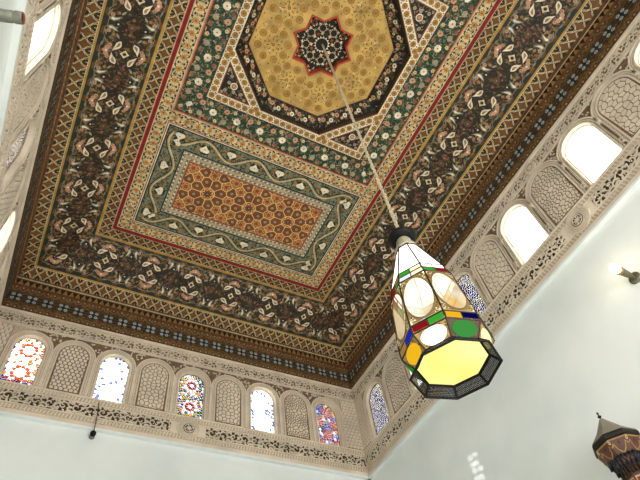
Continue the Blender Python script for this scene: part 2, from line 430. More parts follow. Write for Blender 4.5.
# four-sided rings, from the walls inwards
def mouldings(p, L):
    for d0, d1, m, h in ((.1492, .1565, 'mould_brown', .0030), (.1492, .1506, 'cream', .0034), (.0272, .0318, 'yellow', .0016), (.1200, .1232, 'yellow', .0016), (.1180, .1200, 'teal', .0013)):
        E = L+d1; p.rect(-E, d0, E, d1, m, h, 0)
ring('outer_moulding', mouldings, ceiling, .0, .2)
ring('star_lattice_border', lattice(.1232, .1492, .0205), ceiling, .1232, .1492)
ring('floral_border', big_floral(.0318, .1185), ceiling, .0318, .1185)
ring('star_lattice_border', lattice(.0035, .0275, .0205), ceiling, .0035, .0275)
ring('red_fillet', lambda p, L: (p.rect(-L-.004, -.0045, L+.004, .0025, 'deep_red', .0022, 0), p.rect(-L-.004, .0025, L+.004, .0038, 'pink', .0020, 0)), ceiling, -.0045, .004)

# central square and the two oblong panels
SQ = (.0303, -.0045, .4637, .4300)
def edge_lines(p, L):
    p.rect(-L, 0, L, .0022, 'pink', .0012); p.rect(-L, .0022, L, .0040, 'rust', .0014)
# scroll borders: round each oblong panel
for (y0, y1) in ((.4300, .7295), (-.3055, -.0045)):
    x0, x1 = .0045, .4895; bw = .0258
    def out_(x, y, h): return plan_h(x, y, h)
    rect_ring('scroll_border', lambda p, L: scroll_band(bw)(p, L), ceiling, x0, y0 if y0 > 0 else y0, x1, y1, bw)
# strips of the same border beside the square
p = Pat(None)
for sx in (0, 1):
    p.out = (lambda sx: lambda u, v, h: plan_h(.0045+v if sx == 0 else .4895-v, CY+(u if sx else -u), h))(sx)
    p.clips = [(0, 1, .0258), (0, -1, 0), (1, 0, .2175), (-1, 0, .2175)]
    scroll_band(.0258)(p, .2175)
p.clips = []; p.build('scroll_border', ceiling)
rect_ring('pink_fillet', edge_lines, ceiling, *SQ, .0042)
rect_ring('green_floral_border', green_floral(.0447), ceiling, SQ[0]+.004, SQ[1]+.004, SQ[2]-.004, SQ[3]-.004, .0447)
a_sq = .1683; cw = .0168
rect_ring('circle_frame', circle_band(cw, .0136), ceiling, CX-a_sq, CY-a_sq, CX+a_sq, CY+a_sq, cw)
# octagonal frame of the same circles + corner triangles
p = Pat(None); HT = (a_sq-cw)*tan(pi/8)
for k in range(4):
    a = pi/4+k*pi/2; ca, sa = cos(a), sin(a)
    p.out = (lambda ca, sa: lambda u, v, h: plan_h(CX+v*ca-u*sa, CY+v*sa+u*ca, h+.0002))(ca, sa)
    a0, a1 = a_sq-cw, a_sq; Lh = a0*tan(pi/8)
    p.poly([(-Lh, a0), (Lh, a0), (a1*tan(pi/8), a1), (-a1*tan(pi/8), a1)], 'pale', .0009)
    p.rect(-Lh, a0, Lh, a0+.0009, 'mould_brown', .0012)
    n = 9
    for i in range(n):
        u = (-1+2*(i+.5)/n)*(Lh+.001); pt = 2*Lh/n
        p.disc(u, a0+cw/2, .0058, 'gold_dark', .0012, 10); p.disc(u, a0+cw/2, .0046, 'gold_mid', .0014, 10); p.disc(u, a0+cw/2, .0034, 'gold_dark', .0015, 8); p.disc(u, a0+cw/2, .0009, 'black_brown', .0016, 5)
        for sg in (-1, 1):
            if i < n-1: p.poly([(u+pt/2-.0017, a0+cw/2+sg*cw*.36), (u+pt/2+.0017, a0+cw/2+sg*cw*.36), (u+pt/2, a0+cw/2+sg*cw*.17)], 'leaf_dark', .0012)
p.build('octagon_circle_frame', ceiling)
for k in range(4):
    p = Pat(None); a = pi/4+k*pi/2; ca, sa = cos(a), sin(a); rnd = random.Random(k)
    p.out = (lambda ca, sa: lambda u, v, h: plan_h(CX+v*ca-u*sa, CY+v*sa+u*ca, h))(ca, sa)
    vb = a_sq; vt = (a_sq-cw)*math.sqrt(2); hb = vt-vb
    tri = lambda e: [(-(hb-e*2.4), vb+e), (hb-e*2.4, vb+e), (0, vt-e*1.42)]
    p.poly(tri(0), 'brick', .0006); p.poly(tri(.0022), 'black_brown', .0009)
    p.clips = [(0, -1, -vb-.0035), (1, 1, vt-.004), (-1, 1, vt-.004)]
    for i in range(190):
        p.leafp(rnd.uniform(-hb, hb), rnd.uniform(vb, vt), rnd.uniform(0, 6.3), .006, .0024, rnd.choice(['tan', 'mauve', 'olive', 'leaf_dark', 'stone_grey', 'brown']), .0011+rnd.random()*.0002)
    for u, v in ((-.032, .006), (-.019, .008), (.019, .008), (.032, .006), (-.010, .018), (.010, .018), (0, .031), (0, .0395)):
        p.flower(u, vb+v, .0036, 6, 'stone_grey', 'rust', .0014)
    p.disc(0, vb+.0125, .0070, 'pale', .0015, 12); p.disc(0, vb+.0125, .0050, 'mauve', .0017, 12); p.disc(0, vb+.0125, .0034, 'peach', .0018, 10)
    p.clips = []; p.build('corner_triangle', ceiling)

# oblong star panels
def star_panel(yc):
    hx, hy = .1517, .0577
    p = Pat(plan_h)
    y0, y1, x0, x1 = yc-.1230, yc+.1230, .0318, .4622
    # outer lines
    def el(p, L): p.rect(-L, 0, L, .0018, 'rust', .0014); p.rect(-L, .0018, L, .0038, 'pale', .0012)
    rect_ring('panel_fillet', el, ceiling, x0-.0015, y0-.0015, x1+.0015, y1+.0015, .0038)
    rect_ring('vine_border', vine_band(.0438), ceiling, x0+.0022, y0+.0022, x1-.0022, y1-.0022, .0438)
    bw = .0200
    rect_ring('braided_border', braid_band(bw), ceiling, CX-hx-bw, yc-hy-bw, CX+hx+bw, yc+hy+bw, bw)
    p.rect(CX-hx, yc-hy, CX+hx, yc+hy, 'line_gold', .0007)
    p.clips = [(1, 0, CX+hx-.0012), (-1, 0, -(CX-hx+.0012)), (0, 1, yc+hy-.0012), (0, -1, -(yc-hy+.0012))]
    pts = []; kind = []
    def add(x, y, k):
        for q in pts:
            if hypot(q[0]-x, q[1]-y) < .004: return
        pts.append((x, y)); kind.append(k)
    c = .0935
    for i in range(-3, 4):
        for j in (-1, 0, 1):
            ox, oy = CX+i*c, yc+j*c
            if abs(i*c) > .25 : continue
            add(ox, oy, 0)
            for k in range(8):
                t = pi/8+k*pi/4; add(ox+.0285*cos(t), oy+.0285*sin(t), 1)
            for k in range(4):
                t = k*pi/2
                for sg in (-1, 1): add(ox+.0467*cos(t)-sg*.0197*sin(t), oy+.0467*sin(t)+sg*.0197*cos(t), 1)
                add(ox+.0467*cos(t), oy+.0467*sin(t), 2)
                add(ox+.0315*math.sqrt(2)*.97*cos(t+pi/4), oy+.0315*math.sqrt(2)*.97*sin(t+pi/4), 2)
                add(ox+.0467*math.sqrt(2)*cos(t+pi/4), oy+.0467*math.sqrt(2)*sin(t+pi/4), 3)
    for i, q in voronoi(pts, .024, .0009):
        x, y = pts[i]; k = kind[i]
        if abs(x-CX) > hx+.03 or abs(y-yc) > hy+.03: continue
        if k == 0:
            p.poly(q, 'brick', .0009); p.star(x, y, .0150, .0098, 8, 'line_gold', .0010); p.star(x, y, .0128, .0078, 8, 'rust', .0011); p.disc(x, y, .0058, 'brown', .0012, 8); p.disc(x, y, .0042, 'teal', .0013, 8); p.disc(x, y, .0024, 'grey_blue', .0015, 8)
        elif k == 1:
            p.poly(q, 'brick', .0010)
            p.disc(x, y, .0052, 'brown', .0012, 8); p.disc(x, y, .0036, 'stone_grey', .0014, 8); p.disc(x, y, .0014, 'tan', .0016, 6)
        else:
            p.poly(q, 'cell_brown', .0009); p.star(x, y, .0108, .0050, 6 if k == 2 else 8, 'line_gold', .0011); p.star(x, y, .0088, .0040, 6 if k == 2 else 8, 'rust', .0013)
    p.clips = []
    for (a, b, c_, d) in ((CX-hx-.001, yc-hy-.001, CX+hx+.001, yc-hy+.0018), (CX-hx-.001, yc+hy-.0018, CX+hx+.001, yc+hy+.001), (CX-hx-.001, yc-hy, CX-hx+.0018, yc+hy), (CX+hx-.0018, yc-hy, CX+hx+.001, yc+hy)):
        p.rect(a, b, c_, d, 'rust', .0016)
    p.build('star_panel', ceiling)
star_panel(.5790); star_panel(2*CY-.5790)

# the octagonal cupola
def octmap(z0, ap0, z1, ap1):
    """side strips of an octagonal frustum; u along, t 0..1 from outside in"""
    res = []
    for k in range(8):
        a = k*pi/4; ca, sa = cos(a), sin(a)
        def out(u, v, h, ca=ca, sa=sa):
            r = ap0+(ap1-ap0)*v-h*.7; z = z0+(z1-z0)*v-h*.7
            return W(CX+r*ca-u*sa, CY+r*sa+u*ca, z)
        res.append((out, tan(pi/8)))
    return res
p = Pat(None)
for out, tn in octmap(1.0, .1515, 1.013, .1500):
    p.out = out; e = .151*tn
    p.poly([(-e, -.05), (e, -.05), (e, 1), (-e, 1)], 'mould_brown', .0001)
    p.rect(-e, .30, e, .78, 'black_brown', .0004)
    for u in span(e, .0048, 0):
        if abs(u) < e-.003: p.line([(u-.002, .34), (u, .54), (u-.002, .74)], .0009, 'tan', .0008); p.disc(u+.0012, .54, .0006, 'cream', .0009, 4)
    p.rect(-e, .86, e, .98, 'black_brown', .0010)
p.build('cupola_moulding', ceiling)
p = Pat(None)
for k, (out, tn) in enumerate(octmap(1.013, .1500, 1.037, .1290)):
    rnd = random.Random(40+k); p.out = out; e0, e1 = .150*tn, .129*tn
    p.poly([(-e0, 0), (e0, 0), (e1, 1), (-e1, 1)], 'black_brown', .0002)
    p.clips = [(1, (e0-e1), e0-.0005), (-1, (e0-e1), e0-.0005), (0, 1, 1), (0, -1, 0)]
    for i in range(130):
        u = rnd.uniform(-e0, e0); v = rnd.uniform(.1, .9); a = rnd.uniform(0, 6.3); l = .0035
        p.poly([(u+l*cos(a), v+l*45*sin(a)), (u-l*.35*sin(a), v+l*16*cos(a)), (u-l*cos(a), v-l*45*sin(a)), (u+l*.35*sin(a), v-l*16*cos(a))], rnd.choice(['leaf_dark', 'olive', 'brown', 'mauve', 'tan', 'grey_blue', 'leaf']), .0006+rnd.random()*.0002)
    for i in range(-3, 4):
        u = i*.0148
        def ff(u, v, r, m, mc):
            for t in range(6):
                tt = t*pi/3; p.disc(u+r*.6*cos(tt), v+r*.6*36*sin(tt), r*.45, m, .0010+.00003*t, 6, ry=r*.45*36)
            p.disc(u, v, r*.4, mc, .0013, 6, ry=r*.4*36)
        ff(u, .60 if i % 2 else .40, .0046, 'peach' if i % 2 else 'pale', 'rust')
        ff(u+.0074, .72 if i % 2 else .3, .0030, 'cream', 'orange')
    p.rect(-e0, .96, e0, 1, 'mauve', .0012); p.clips = []
p.build('cupola_floral_ring', ceiling)
# gilded field
p = Pat(lambda x, y, h: W(CX+x, CY+y, 1.037-h))
R8 = .129/cos(pi/8); R8s = .0624
octp = [(R8*cos(pi/8+k*pi/4), R8*sin(pi/8+k*pi/4)) for k in range(8)]
starp = [((R8s if k % 2 == 0 else R8s*.765)*cos(k*pi/8), (R8s if k % 2 == 0 else R8s*.765)*sin(k*pi/8)) for k in range(16)]
tri = tessellate_polygon([[Vector((x, y, 0)) for x, y in octp], [Vector((x*.99, y*.99, 0)) for x, y in starp]])
k0 = len(p.v); p.v += [W(CX+x, CY+y, 1.037) for x, y in octp]+[W(CX+x*.99, CY+y*.99, 1.037) for x, y in starp]
for t in tri: p.f.append(tuple(k0+i for i in t)); p.m.append(p.mi('gold'))
circ = []
for k in range(8):
    for r, a in ((.0657, 22.5), (.077, 8), (.077, -8), (.0965, 6), (.0965, -6), (.1145, 12), (.1145, -12), (.1225, 22.5), (.1180, 0)):
        t = math.radians(a+45*k); circ.append((r*cos(t), r*sin(t)))
circ2 = [q for i, q in enumerate(circ) if i % 9 != 8]
for x, y in circ2:
    p.disc(x, y, .0072, 'gold_dark', .0009, 12); p.disc(x, y, .0063, 'gold_mid', .0011, 12); p.disc(x, y, .0026, 'gold_deep', .0012, 8)
    for j in range(8):
        t = j*pi/4+.2; p.disc(x+.0102*cos(t), y+.0102*sin(t), .0008, 'cream' if j % 2 else 'tan', .0009, 5)
for k in range(8):
    t0 = math.radians(22.5+45*k); x0, y0 = .0935*cos(t0), .0935*sin(t0)
    p.disc(x0, y0, .0032, 'olive', .0012, 8); p.disc(x0, y0, .0015, 'gold', .0014, 6)
    for j in range(8):
        t = t0+j*pi/4; p.leafp(x0+.0065*cos(t), y0+.0065*sin(t), t, .0075, .0030, 'gold_dark', .0010); p.disc(x0+.0168*cos(t+pi/8), y0+.0168*sin(t+pi/8), .0013, 'black_brown', .0010, 5)
        p.disc(x0+.0165*cos(t), y0+.0165*sin(t), .0008, 'pale', .0011, 5)
rnd = random.Random(8)
for k in range(8):
    rr = random.Random(77)
    for i in range(120):
        r = rr.uniform(.066, .130); a = rr.uniform(-22.5, 22.5); t = math.radians(a+45*k); x, y = r*cos(t), r*sin(t)
        if r*cos(math.radians(((a+22.5) % 45)-22.5)) > .126: continue
        if min(hypot(x-c[0], y-c[1]) for c in circ2) < .0095: continue
        p.disc(x, y, rr.choice([.0008, .0012, .0016]), rr.choice(['gold_dark', 'gold_dark', 'pale', 'gold_mid', 'gold_deep', 'brown']), .0010, 5)
p.build('gilded_field', ceiling)
# eight-pointed muqarnas star
p = Pat(lambda x, y, h: W(CX+x, CY+y, 1.037-h))
so = [(x, y) for x, y in starp]; si = [(x*.925, y*.925) for x, y in starp]
for i in range(16):
    j = (i+1) % 16; p.poly([so[i], so[j], si[j], si[i]], 'vermilion', .0022, 0)
    k = len(p.v); p.v += [W(CX+si[i][0], CY+si[i][1], 1.037), W(CX+si[j][0], CY+si[j][1], 1.037), W(CX+si[j][0], CY+si[j][1], 1.052), W(CX+si[i][0], CY+si[i][1], 1.052)]
    p.f.append((k, k+1, k+2, k+3)); p.m.append(p.mi('vermilion' if i % 2 else 'rust'))
rg = p.build('star_rim', ceiling)
p = Pat(lambda x, y, h: W(CX+x, CY+y, 1.052-h))
p.poly(starp, 'black_brown', 0)
def cup(x, y, r, dep, m_in, m_rim, h=0., n=12, rim=.0012):
    """a niche hollow rising into the cupola, with a scalloped rim"""
    for i in range(n):
        a0, a1 = 2*pi*i/n, 2*pi*(i+1)/n; am = (a0+a1)/2
        p.poly([(x+r*cos(a0), y+r*sin(a0)), (x+(r+rim*1.8)*cos(am), y+(r+rim*1.8)*sin(am)), (x+r*cos(a1), y+r*sin(a1)), (x+(r-rim*.2)*cos(am), y+(r-rim*.2)*sin(am))], m_rim, h+.0016)
        for s_, (f0, g0), (f1, g1) in ((0, (1, 0), (.8, .6)), (1, (.8, .6), (.4, .95)), (2, (.4, .95), (0.01, 1))):
            k = len(p.v)
            for (aa, f, g) in ((a0, f0, g0), (a1, f0, g0), (a1, f1, g1), (a0, f1, g1)):
                p.v.append(W(CX+x+r*f*cos(aa), CY+y+r*f*sin(aa), 1.052-h-.001+dep*g))
            p.f.append((k, k+1, k+2, k+3)); p.m.append(p.mi(m_in))
cup(0, 0, .0120, .030, 'black_brown', 'pale', n=16, rim=.0022)
for k in range(8):
    t = k*pi/4; r = .0205
    p.star(r*cos(t+pi/8), r*sin(t+pi/8), .0042, .0022, 4, 'cream', .0010, a=t); p.disc(r*cos(t), r*sin(t), .0030, 'rust' if k % 2 else 'dark_brown', .0012, 6)
    r = .0305; cup(r*cos(t+pi/8), r*sin(t+pi/8), .0064, .014, 'black_brown', 'cream')
    r = .0435; p.disc(r*cos(t), r*sin(t), .0062, 'brick' if k % 2 else 'dark_brown', .0012, 8); p.disc(r*cos(t), r*sin(t), .0028, 'black_brown', .0014, 6)
    for sg in (-1, 1):
        p.star(.0385*cos(t+sg*.14*1.9), .0385*sin(t+sg*.14*1.9), .0040, .0018, 4, 'pale', .0011, a=t)
        p.star(.0480*cos(t+sg*.10), .0480*sin(t+sg*.10), .0040, .0016, 4, 'cream', .0011, a=t+.5)
        p.star(.0300*cos(t+sg*.10), .0300*sin(t+sg*.10), .0034, .0014, 4, 'stone_grey', .0012, a=t+.3)
        p.leafp(.036*cos(t+sg*.02), .036*sin(t+sg*.02), t+sg*.8, .0060, .0020, 'pale', .0013)
        p.disc(.0415*cos(t+sg*.3), .0415*sin(t+sg*.3), .0026, 'black_brown', .0012, 6)
    p.star(.0545*cos(t), .0545*sin(t), .0036, .0016, 3, 'pale', .0012, a=t)
p.build('muqarnas_star', ceiling)

# cornice: dentil strip and cross-flower strip, on the walls above the stucco
WALLS = [('back', XL, XR, lambda s, z, h: W(s, YB-h, z)), ('right', YF, YB, lambda s, z, h: W(XR-h, s, z)),
         ('left', YF, YB, lambda s, z, h: W(XL+h, s, z)), ('front', XL, XR, lambda s, z, h: W(s, YF+h, z))]
for nm, s0, s1, f in WALLS:
    p = Pat(f); rnd = random.Random(2)
    p.rect(s0, .850, s1, .945, 'backing_wood', .0045, 0)
    p.rect(s0, .9385, s1, .945, 'mould_brown', .0115, 0)
    p.rect(s0, .920, s1, .940, 'black_brown', .0058, 0); p.rect(s0, .9155, s1, .9195, 'mould_brown', .0085, 0)
    n = int((s1-s0)/.0125)
    for i in range(n):
        u = s0+(i+.5)*(s1-s0)/n; p.poly([(u-.0048, .9215), (u+.0048, .9215), (u+.0014, .9300), (u, .9335), (u-.0014, .9300)], 'tan', .0088, .0058)
    p.build('dentil_cornice', ceiling)
    p = Pat(f); p.rect(s0, .8515, s1, .9160, 'brown', .0062)
    p.clips = [(1, 0, s1), (-1, 0, -s0), (0, 1, .916), (0, -1, -.8515)]
    pit = .0305; c = (s0+s1)/2+pit/2; n = int((s1-s0)/pit/2)+2
    for i in range(int((s1-s0)*1700)):
        p.leafp(rnd.uniform(s0, s1), rnd.uniform(.853, .914), rnd.uniform(0, 6.3), .006, .0022, rnd.choice(['tan', 'dark_brown', 'black_brown', 'star_brown', 'olive']), .0064+rnd.random()*.0002)
    for i in range(-n, n+1):
        u = c+i*pit; z = .8835
        for k in range(4):
            t = k*pi/2; p.leafp(u, z, t, .0150, .0085, 'blue_ink', .0070); t += pi/4; p.disc(u+.0078*cos(t), z+.0078*sin(t), .0052, 'blue_ink', .0071, 7); p.disc(u+.0078*cos(t), z+.0078*sin(t), .0040, 'pale_blue', .0073, 7); p.disc(u+.0078*cos(t), z+.0078*sin(t), .0012, 'blue_ink', .0075, 5)
        p.disc(u, z, .0030, 'ink', .0074, 8)
        for k in range(3): p.rect(u+pit/2-.004, z-.010+k*.0075, u+pit/2+.004, z-.0055+k*.0075, 'dark_brown', .0068)
        for sg, e in ((1, .8545), (-1, .9130)):
            for t in (-1, 1):
                p.line(arc(u+t*.0070, e, .0068, 0, sg*pi, 6, .0110), .0026, 'tan_dull', .0069)
                p.disc(u+t*.0065, e+sg*.002, .0022, 'peach', .0070, 6)
            p.star(u+pit/2, e+sg*.003, .0045, .002, 4, 'tan_dull', .0069)
    p.clips = []; p.build('cross_flower_cornice', ceiling)

# ------------------------------------------------------------------ walls with real window openings
WIN = {'back': dict(cs=[(CX+k*.0797, k) for k in range(-4, 5)], hw=.0286, top=.797, bay=.0797),
       'right': dict(cs=[(.203+k*.0866, k) for k in range(-7, 8)], hw=.0335, top=.805, bay=.0866),
       'left': dict(cs=[(.203+k*.0866, k) for k in range(-7, 8)], hw=.0335, top=.805, bay=.0866)}
SILL = .685
def arch_pts(c, hw, top, sill, e=0, n=14):
    sp = top-hw; return [(c-hw-e, sill), (c+hw+e, sill)]+[(c+(hw+e)*cos(a), sp+(hw+e)*sin(a)) for a in [pi*i/n for i in range(n+1)]]
def is_win(w, k): return (k % 2 == 0) if w == 'back' else (k % 2 != 0)
def pierced(p, outer, holes, m, h):
    loops = [outer]+holes; flat = [q for l in loops for q in l]
    tri = tessellate_polygon([[Vector((x, y, 0)) for x, y in l] for l in loops])
    k = len(p.v); p.v += [p.out(x, y, h) for x, y in flat]
    for t in tri: p.f.append(tuple(k+i for i in t)); p.m.append(p.mi(m))
TH = .030
FLOOR = -CAMZ/S
for nm, s0, s1, f in WALLS:
    p = Pat(f); holes = []
    if nm in WIN:
        q = WIN[nm]
        holes = [arch_pts(c, q['hw'], q['top'], SILL) for c, k in q['cs'] if is_win(nm, k)]
    if nm == 'front':
        dw = .27; holes = [[(CX-dw, FLOOR), (CX+dw, FLOOR), (CX+dw, .28)]+[(CX+dw*cos(a), .28+dw*.5*sin(a)) for a in [pi*i/12 for i in range(1, 12)]]+[(CX-dw, .28)]]
        outer = [(s0, FLOOR), (CX-dw, FLOOR), (CX-dw, .28)]+[(CX+dw*cos(a), .28+dw*.5*sin(a)) for a in [pi-pi*i/12 for i in range(1, 12)]]+[(CX+dw, .28), (CX+dw, FLOOR), (s1, FLOOR), (s1, 1.02), (s0, 1.02)]
        pierced(p, outer, [], 'plaster_white', 0)
    else:
        pierced(p, [(s0, FLOOR), (s1, FLOOR), (s1, 1.02), (s0, 1.02)], holes, 'plaster_white', 0)
    wide = [arch_pts(c, q['hw'], q['top'], SILL-.03, .046) for c, k in q['cs'] if is_win(nm, k)] if nm in WIN else holes
    for hl, ho in zip(holes, wide):
        n = len(hl)
        for i in range(n):
            j = (i+1) % n; k = len(p.v)
            e = .0075
            p.v += [p.out(*hl[i], 0), p.out(*hl[j], 0), p.out(*hl[j], -e), p.out(*hl[i], -e), p.out(*ho[j], -TH), p.out(*ho[i], -TH)]
            mm = p.mi('stucco' if nm != 'front' else 'plaster_white'); p.f += [(k, k+1, k+2, k+3), (k+3, k+2, k+4, k+5)]; p.m += [mm, mm]
    pierced(p, [(s0-TH, FLOOR), (s1+TH, FLOOR), (s1+TH, 1.2), (s0-TH, 1.2)], wide, 'plaster_white', -TH) if nm != 'front' else pierced(p, [(a if s0 < a < s1 else a, b) for a, b in outer], [], 'plaster_white', -TH)
    tag(p.build('wall_'+nm), kind='structure')
p = Pat(lambda x, y, h: W(x, y, FLOOR+h)); p.rect(XL-.05, YF-.6, XR+.05, YB+.05, 'floor_marble', 0); tag(p.build('floor'), kind='structure')

# stucco friezes
def scroll_cell(p, x, z, w, hgt, h0, h1, m, dens=1., seed=0):
    """one curl of arabesque with leaves inside a w x hgt box centred at (x,z)"""
    fl = 1 if seed % 2 else -1; R = min(w, hgt)*.42
    pts = [(x+R*(1-i/13.)*cos(i*.62*fl), z+R*(1-i/13.)*sin(i*.62*fl)) for i in range(11)]
    p.line(pts, hgt*.085, m, h1, base=h0, w1=hgt*.06)
    for j in range(6):
        a = j*1.05*fl+.4; p.leafp(x+R*.75*cos(a), z+R*.75*sin(a), a+fl*.9, hgt*.30, hgt*.15, m, h1, h0)
    for t in (-1, 1):
        for s_ in (-1, 1): p.leafp(x+t*w*.28, z+s_*hgt*.46, atan2(-s_*.7, t), hgt*.34, hgt*.17, m, h1, h0)
def scroll_run(p, s0, s1, z0, z1, h0, h1, m, skip=None):
    hgt = z1-z0; n = max(1, int((s1-s0)/(hgt*.95))); w = (s1-s0)/n; rn = random.Random(n)
    old = p.clips; p.clips = old+[(1, 0, s1), (-1, 0, -s0), (0, 1, z1), (0, -1, -z0)]
    for i in range(n*11):
        p.leafp(rn.uniform(s0, s1), rn.uniform(z0, z1), rn.uniform(0, 6.3), hgt*.20, hgt*.075, m, h1-.0004, h0)
    for i in range(n):
        x = s0+(i+.5)*w
        if skip and abs(x-skip[0]) < skip[1]: continue
        scroll_cell(p, x, (z0+z1)/2, w, hgt, h0, h1, m, seed=i)
    p.clips = old
def in_arch(x, z, c, hw, top, sill, e):
    sp = top-hw
    return (abs(x-c) < hw-e and sill+e < z <= sp) or (z > sp and hypot(x-c, z-sp) < hw-e)
def arch_clip(c, hw, top, sill, e):
    sp = top-hw; cl = [(0, -1, -(sill+e))]
    for i in range(17):
        a = -.02+pi*i/16.*1.0127; cl.append((cos(a), sin(a), cos(a)*c+sin(a)*sp+hw-e))
    return cl
def screen_points(kind, c, hw, sill, top):
    pts = []; seed = random.Random(int(c*1000)+7)
    if kind == 0:      # pebble mesh
        st = hw*.30; j = 0; z = sill-.01
        while z < top+.01:
            x = c-hw-.01+(st/2 if j % 2 else 0)
            while x < c+hw+.01: pts.append((x+seed.uniform(-.12, .12)*st, z+seed.uniform(-.12, .12)*st)); x += st
            z += st*.86; j += 1
    else:              # rosettes
        zs = [top-hw, top-hw-hw*1.16, top-hw-hw*2.32] if kind == 1 else [top-hw+.004, top-hw-.040, top-hw-.083]
        for zz in zs:
            for ox in ((0,) if kind == 1 else (-.5*hw, .5*hw)):
                R = hw*.95 if kind == 1 else hw*.5
                pts.append((c+ox, zz))
                for n_, r in ((8, .36), (8, .66), (16, .98)):
                    for i in range(n_):
                        t = 2*pi*(i+(.5 if r == .66 else 0))/n_; q = (c+ox+R*r*cos(t), zz+R*r*sin(t))
                        if all(hypot(q[0]-o[0], q[1]-o[1]) > R*.2 for o in pts): pts.append(q)
        st = hw*.28; z = sill
        while z < top:
            x = c-hw
            while x < c+hw+.001:
                if all(hypot(x-o[0], z-o[1]) > st*.85 for o in pts): pts.append((x, z))
                x += st/2
            z += st/2
    return pts
LABELW = {'back': 'back', 'right': 'right', 'left': 'left'}
wn = 0; tn_ = 0
glass('glass_red', (176, 42, 26), 0.260); glass('glass_blue', (36, 36, 176), 0.231); glass('glass_yellow', (226, 168, 40), 0.252)
glass('glass_green', (52, 120, 50), 0.210); glass('glass_white', (240, 240, 240), 0.315); glass('glass_violet', (104, 78, 150), 0.210)
glass('glass_clear', (255, 255, 255), 1); glass('glass_orange', (226, 96, 30), 0.294); glass('glass_ltblue', (130, 150, 230), 0.294)
glass('glass_dim_blue', (70, 66, 140), 0.168); glass('glass_dim_red', (150, 54, 44), 0.151); glass('glass_dim_green', (96, 130, 66), 0.176); glass('glass_dim_pale', (220, 196, 130), 0.210)
mat('window_plaster', (206, 190, 164), rough=.9, var=.1); mat('window_plaster_shaded', (92, 76, 62), rough=.9, var=.15)  # web plaster given a dark colour for its shade against the bright glass
for nm, s0, s1, f in WALLS:
    if nm == 'front': continue
    q = WIN[nm]; hw, top, bay = q['hw'], q['top'], q['bay']; sp = top-hw
    tn_ += 1
    tr = Pat(f)
    holes = [arch_pts(c, hw, top, SILL) for c, k in q['cs'] if is_win(nm, k)]
    pierced(tr, [(s0, .620), (s1, .620), (s1, .850), (s0, .850)], holes, 'stucco_fine', .0016)
    # reveals of the frieze slab at each opening
    for hl in holes:
        for i in range(len(hl)):
            j = (i+1) % len(hl); k = len(tr.v); tr.v += [tr.out(*hl[i], .0016), tr.out(*hl[j], .0016), tr.out(*hl[j], 0), tr.out(*hl[i], 0)]
            tr.f.append((k, k+1, k+2, k+3)); tr.m.append(tr.mi('stucco'))
    # the run mouldings
    for z0, z1, h, m in ((.8460, .8515, .0056, 'stucco'), (.8420, .8435, .0030, 'stucco'), (.8195, .8210, .0030, 'stucco'), (.8145, .8175, .0040, 'stucco'),
                      (.6800, .6830, .0036, 'stucco'), (.6675, .6695, .0032, 'stucco'), (.6415, .6435, .0032, 'stucco'), (.6280, .6300, .0034, 'stucco'), (.6195, .6275, .0060, 'stucco')):
        tr.rect(s0, z0, s1, z1, m, h, .0010)
    tr.rect(s0, .6150, s1, .6195, 'plaster_white', .0075, 0)
    base = tr.build('trim_%d' % tn_); tag(base, kind='structure')
    mid = (s0+s1)/2 if nm == 'back' else .2075
    # beaded courses
    p = Pat(f); n = int((s1-s0)/.0062)
    for i in range(n):
        u = s0+(i+.5)*(s1-s0)/n
        for z0, z1 in ((.6715, .6790), (.6315, .6395)): p.poly([(u-.0022, z0), (u+.0002, z0), (u+.0024, z1), (u, z1)], 'stucco', .0030, .0016)
    p.build('beaded_course', base)
    # upper and lower scroll bands
    cb = CX if nm == 'back' else .203
    p = Pat(f); 
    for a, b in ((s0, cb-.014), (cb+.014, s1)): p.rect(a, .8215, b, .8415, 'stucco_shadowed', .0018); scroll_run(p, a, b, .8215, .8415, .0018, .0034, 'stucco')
    p.disc(cb, .8315, .0125, 'stucco', .0046, 24, .0016); p.disc(cb, .8315, .0098, 'stucco_shadowed', .0047, 20); p.line(arc(cb, .8315, .0085, 0, 2*pi, 20), .0016, 'stucco', .0056, base=.0046)
    for i in range(8): p.leafp(cb, .8315, i*pi/4, .0072, .0032, 'stucco', .0054, .0046)
    p.build('upper_scroll_band', base)
    p = Pat(f)
    for a, b in ((s0, cb-.035), (cb+.035, s1)): p.rect(a, .6437, b, .6673, 'stucco_deep_shade', .0018); scroll_run(p, a, b, .6437, .6673, .0018, .0038, 'stucco')
    p.rect(cb-.035, .6437, cb+.035, .6673, 'stucco', .0022)
    for t in (-1, 1):
        p.line(arc(cb+t*.001, .6555, .0225, -t*pi/2 if t > 0 else pi/2, t*pi/2 if t > 0 else 3*pi/2, 12, .0112), .0014, 'stucco', .0042, base=.002)
    for rr, ww in ((.0215, .0016), (.0180, .0012), (.0150, .0012)): p.line(arc(cb, .6555, rr, 0, 2*pi, 28), ww, 'stucco', .0046, base=.002)
    p.disc(cb, .6555, .0128, 'stucco', .0050, 26, .0022); p.disc(cb, .6555, .0112, 'stucco_deep_shade', .0052, 22)
    p.line(arc(cb, .6555, .0090, 0, 2*pi, 20), .0012, 'stucco', .0064, base=.005)
    for i in range(8): p.leafp(cb, .6555, i*pi/4+.2, .0070, .0020, 'stucco', .0064, .0050); i % 2 or p.leafp(cb+.006*cos(i*pi/4), .6555+.006*sin(i*pi/4), i*pi/4+1.2, .005, .0022, 'stucco', .0066, .005)
    p.build('lower_scroll_band', base)
    # arches
    p = Pat(f); sps = Pat(f)
    rnd = random.Random(9)
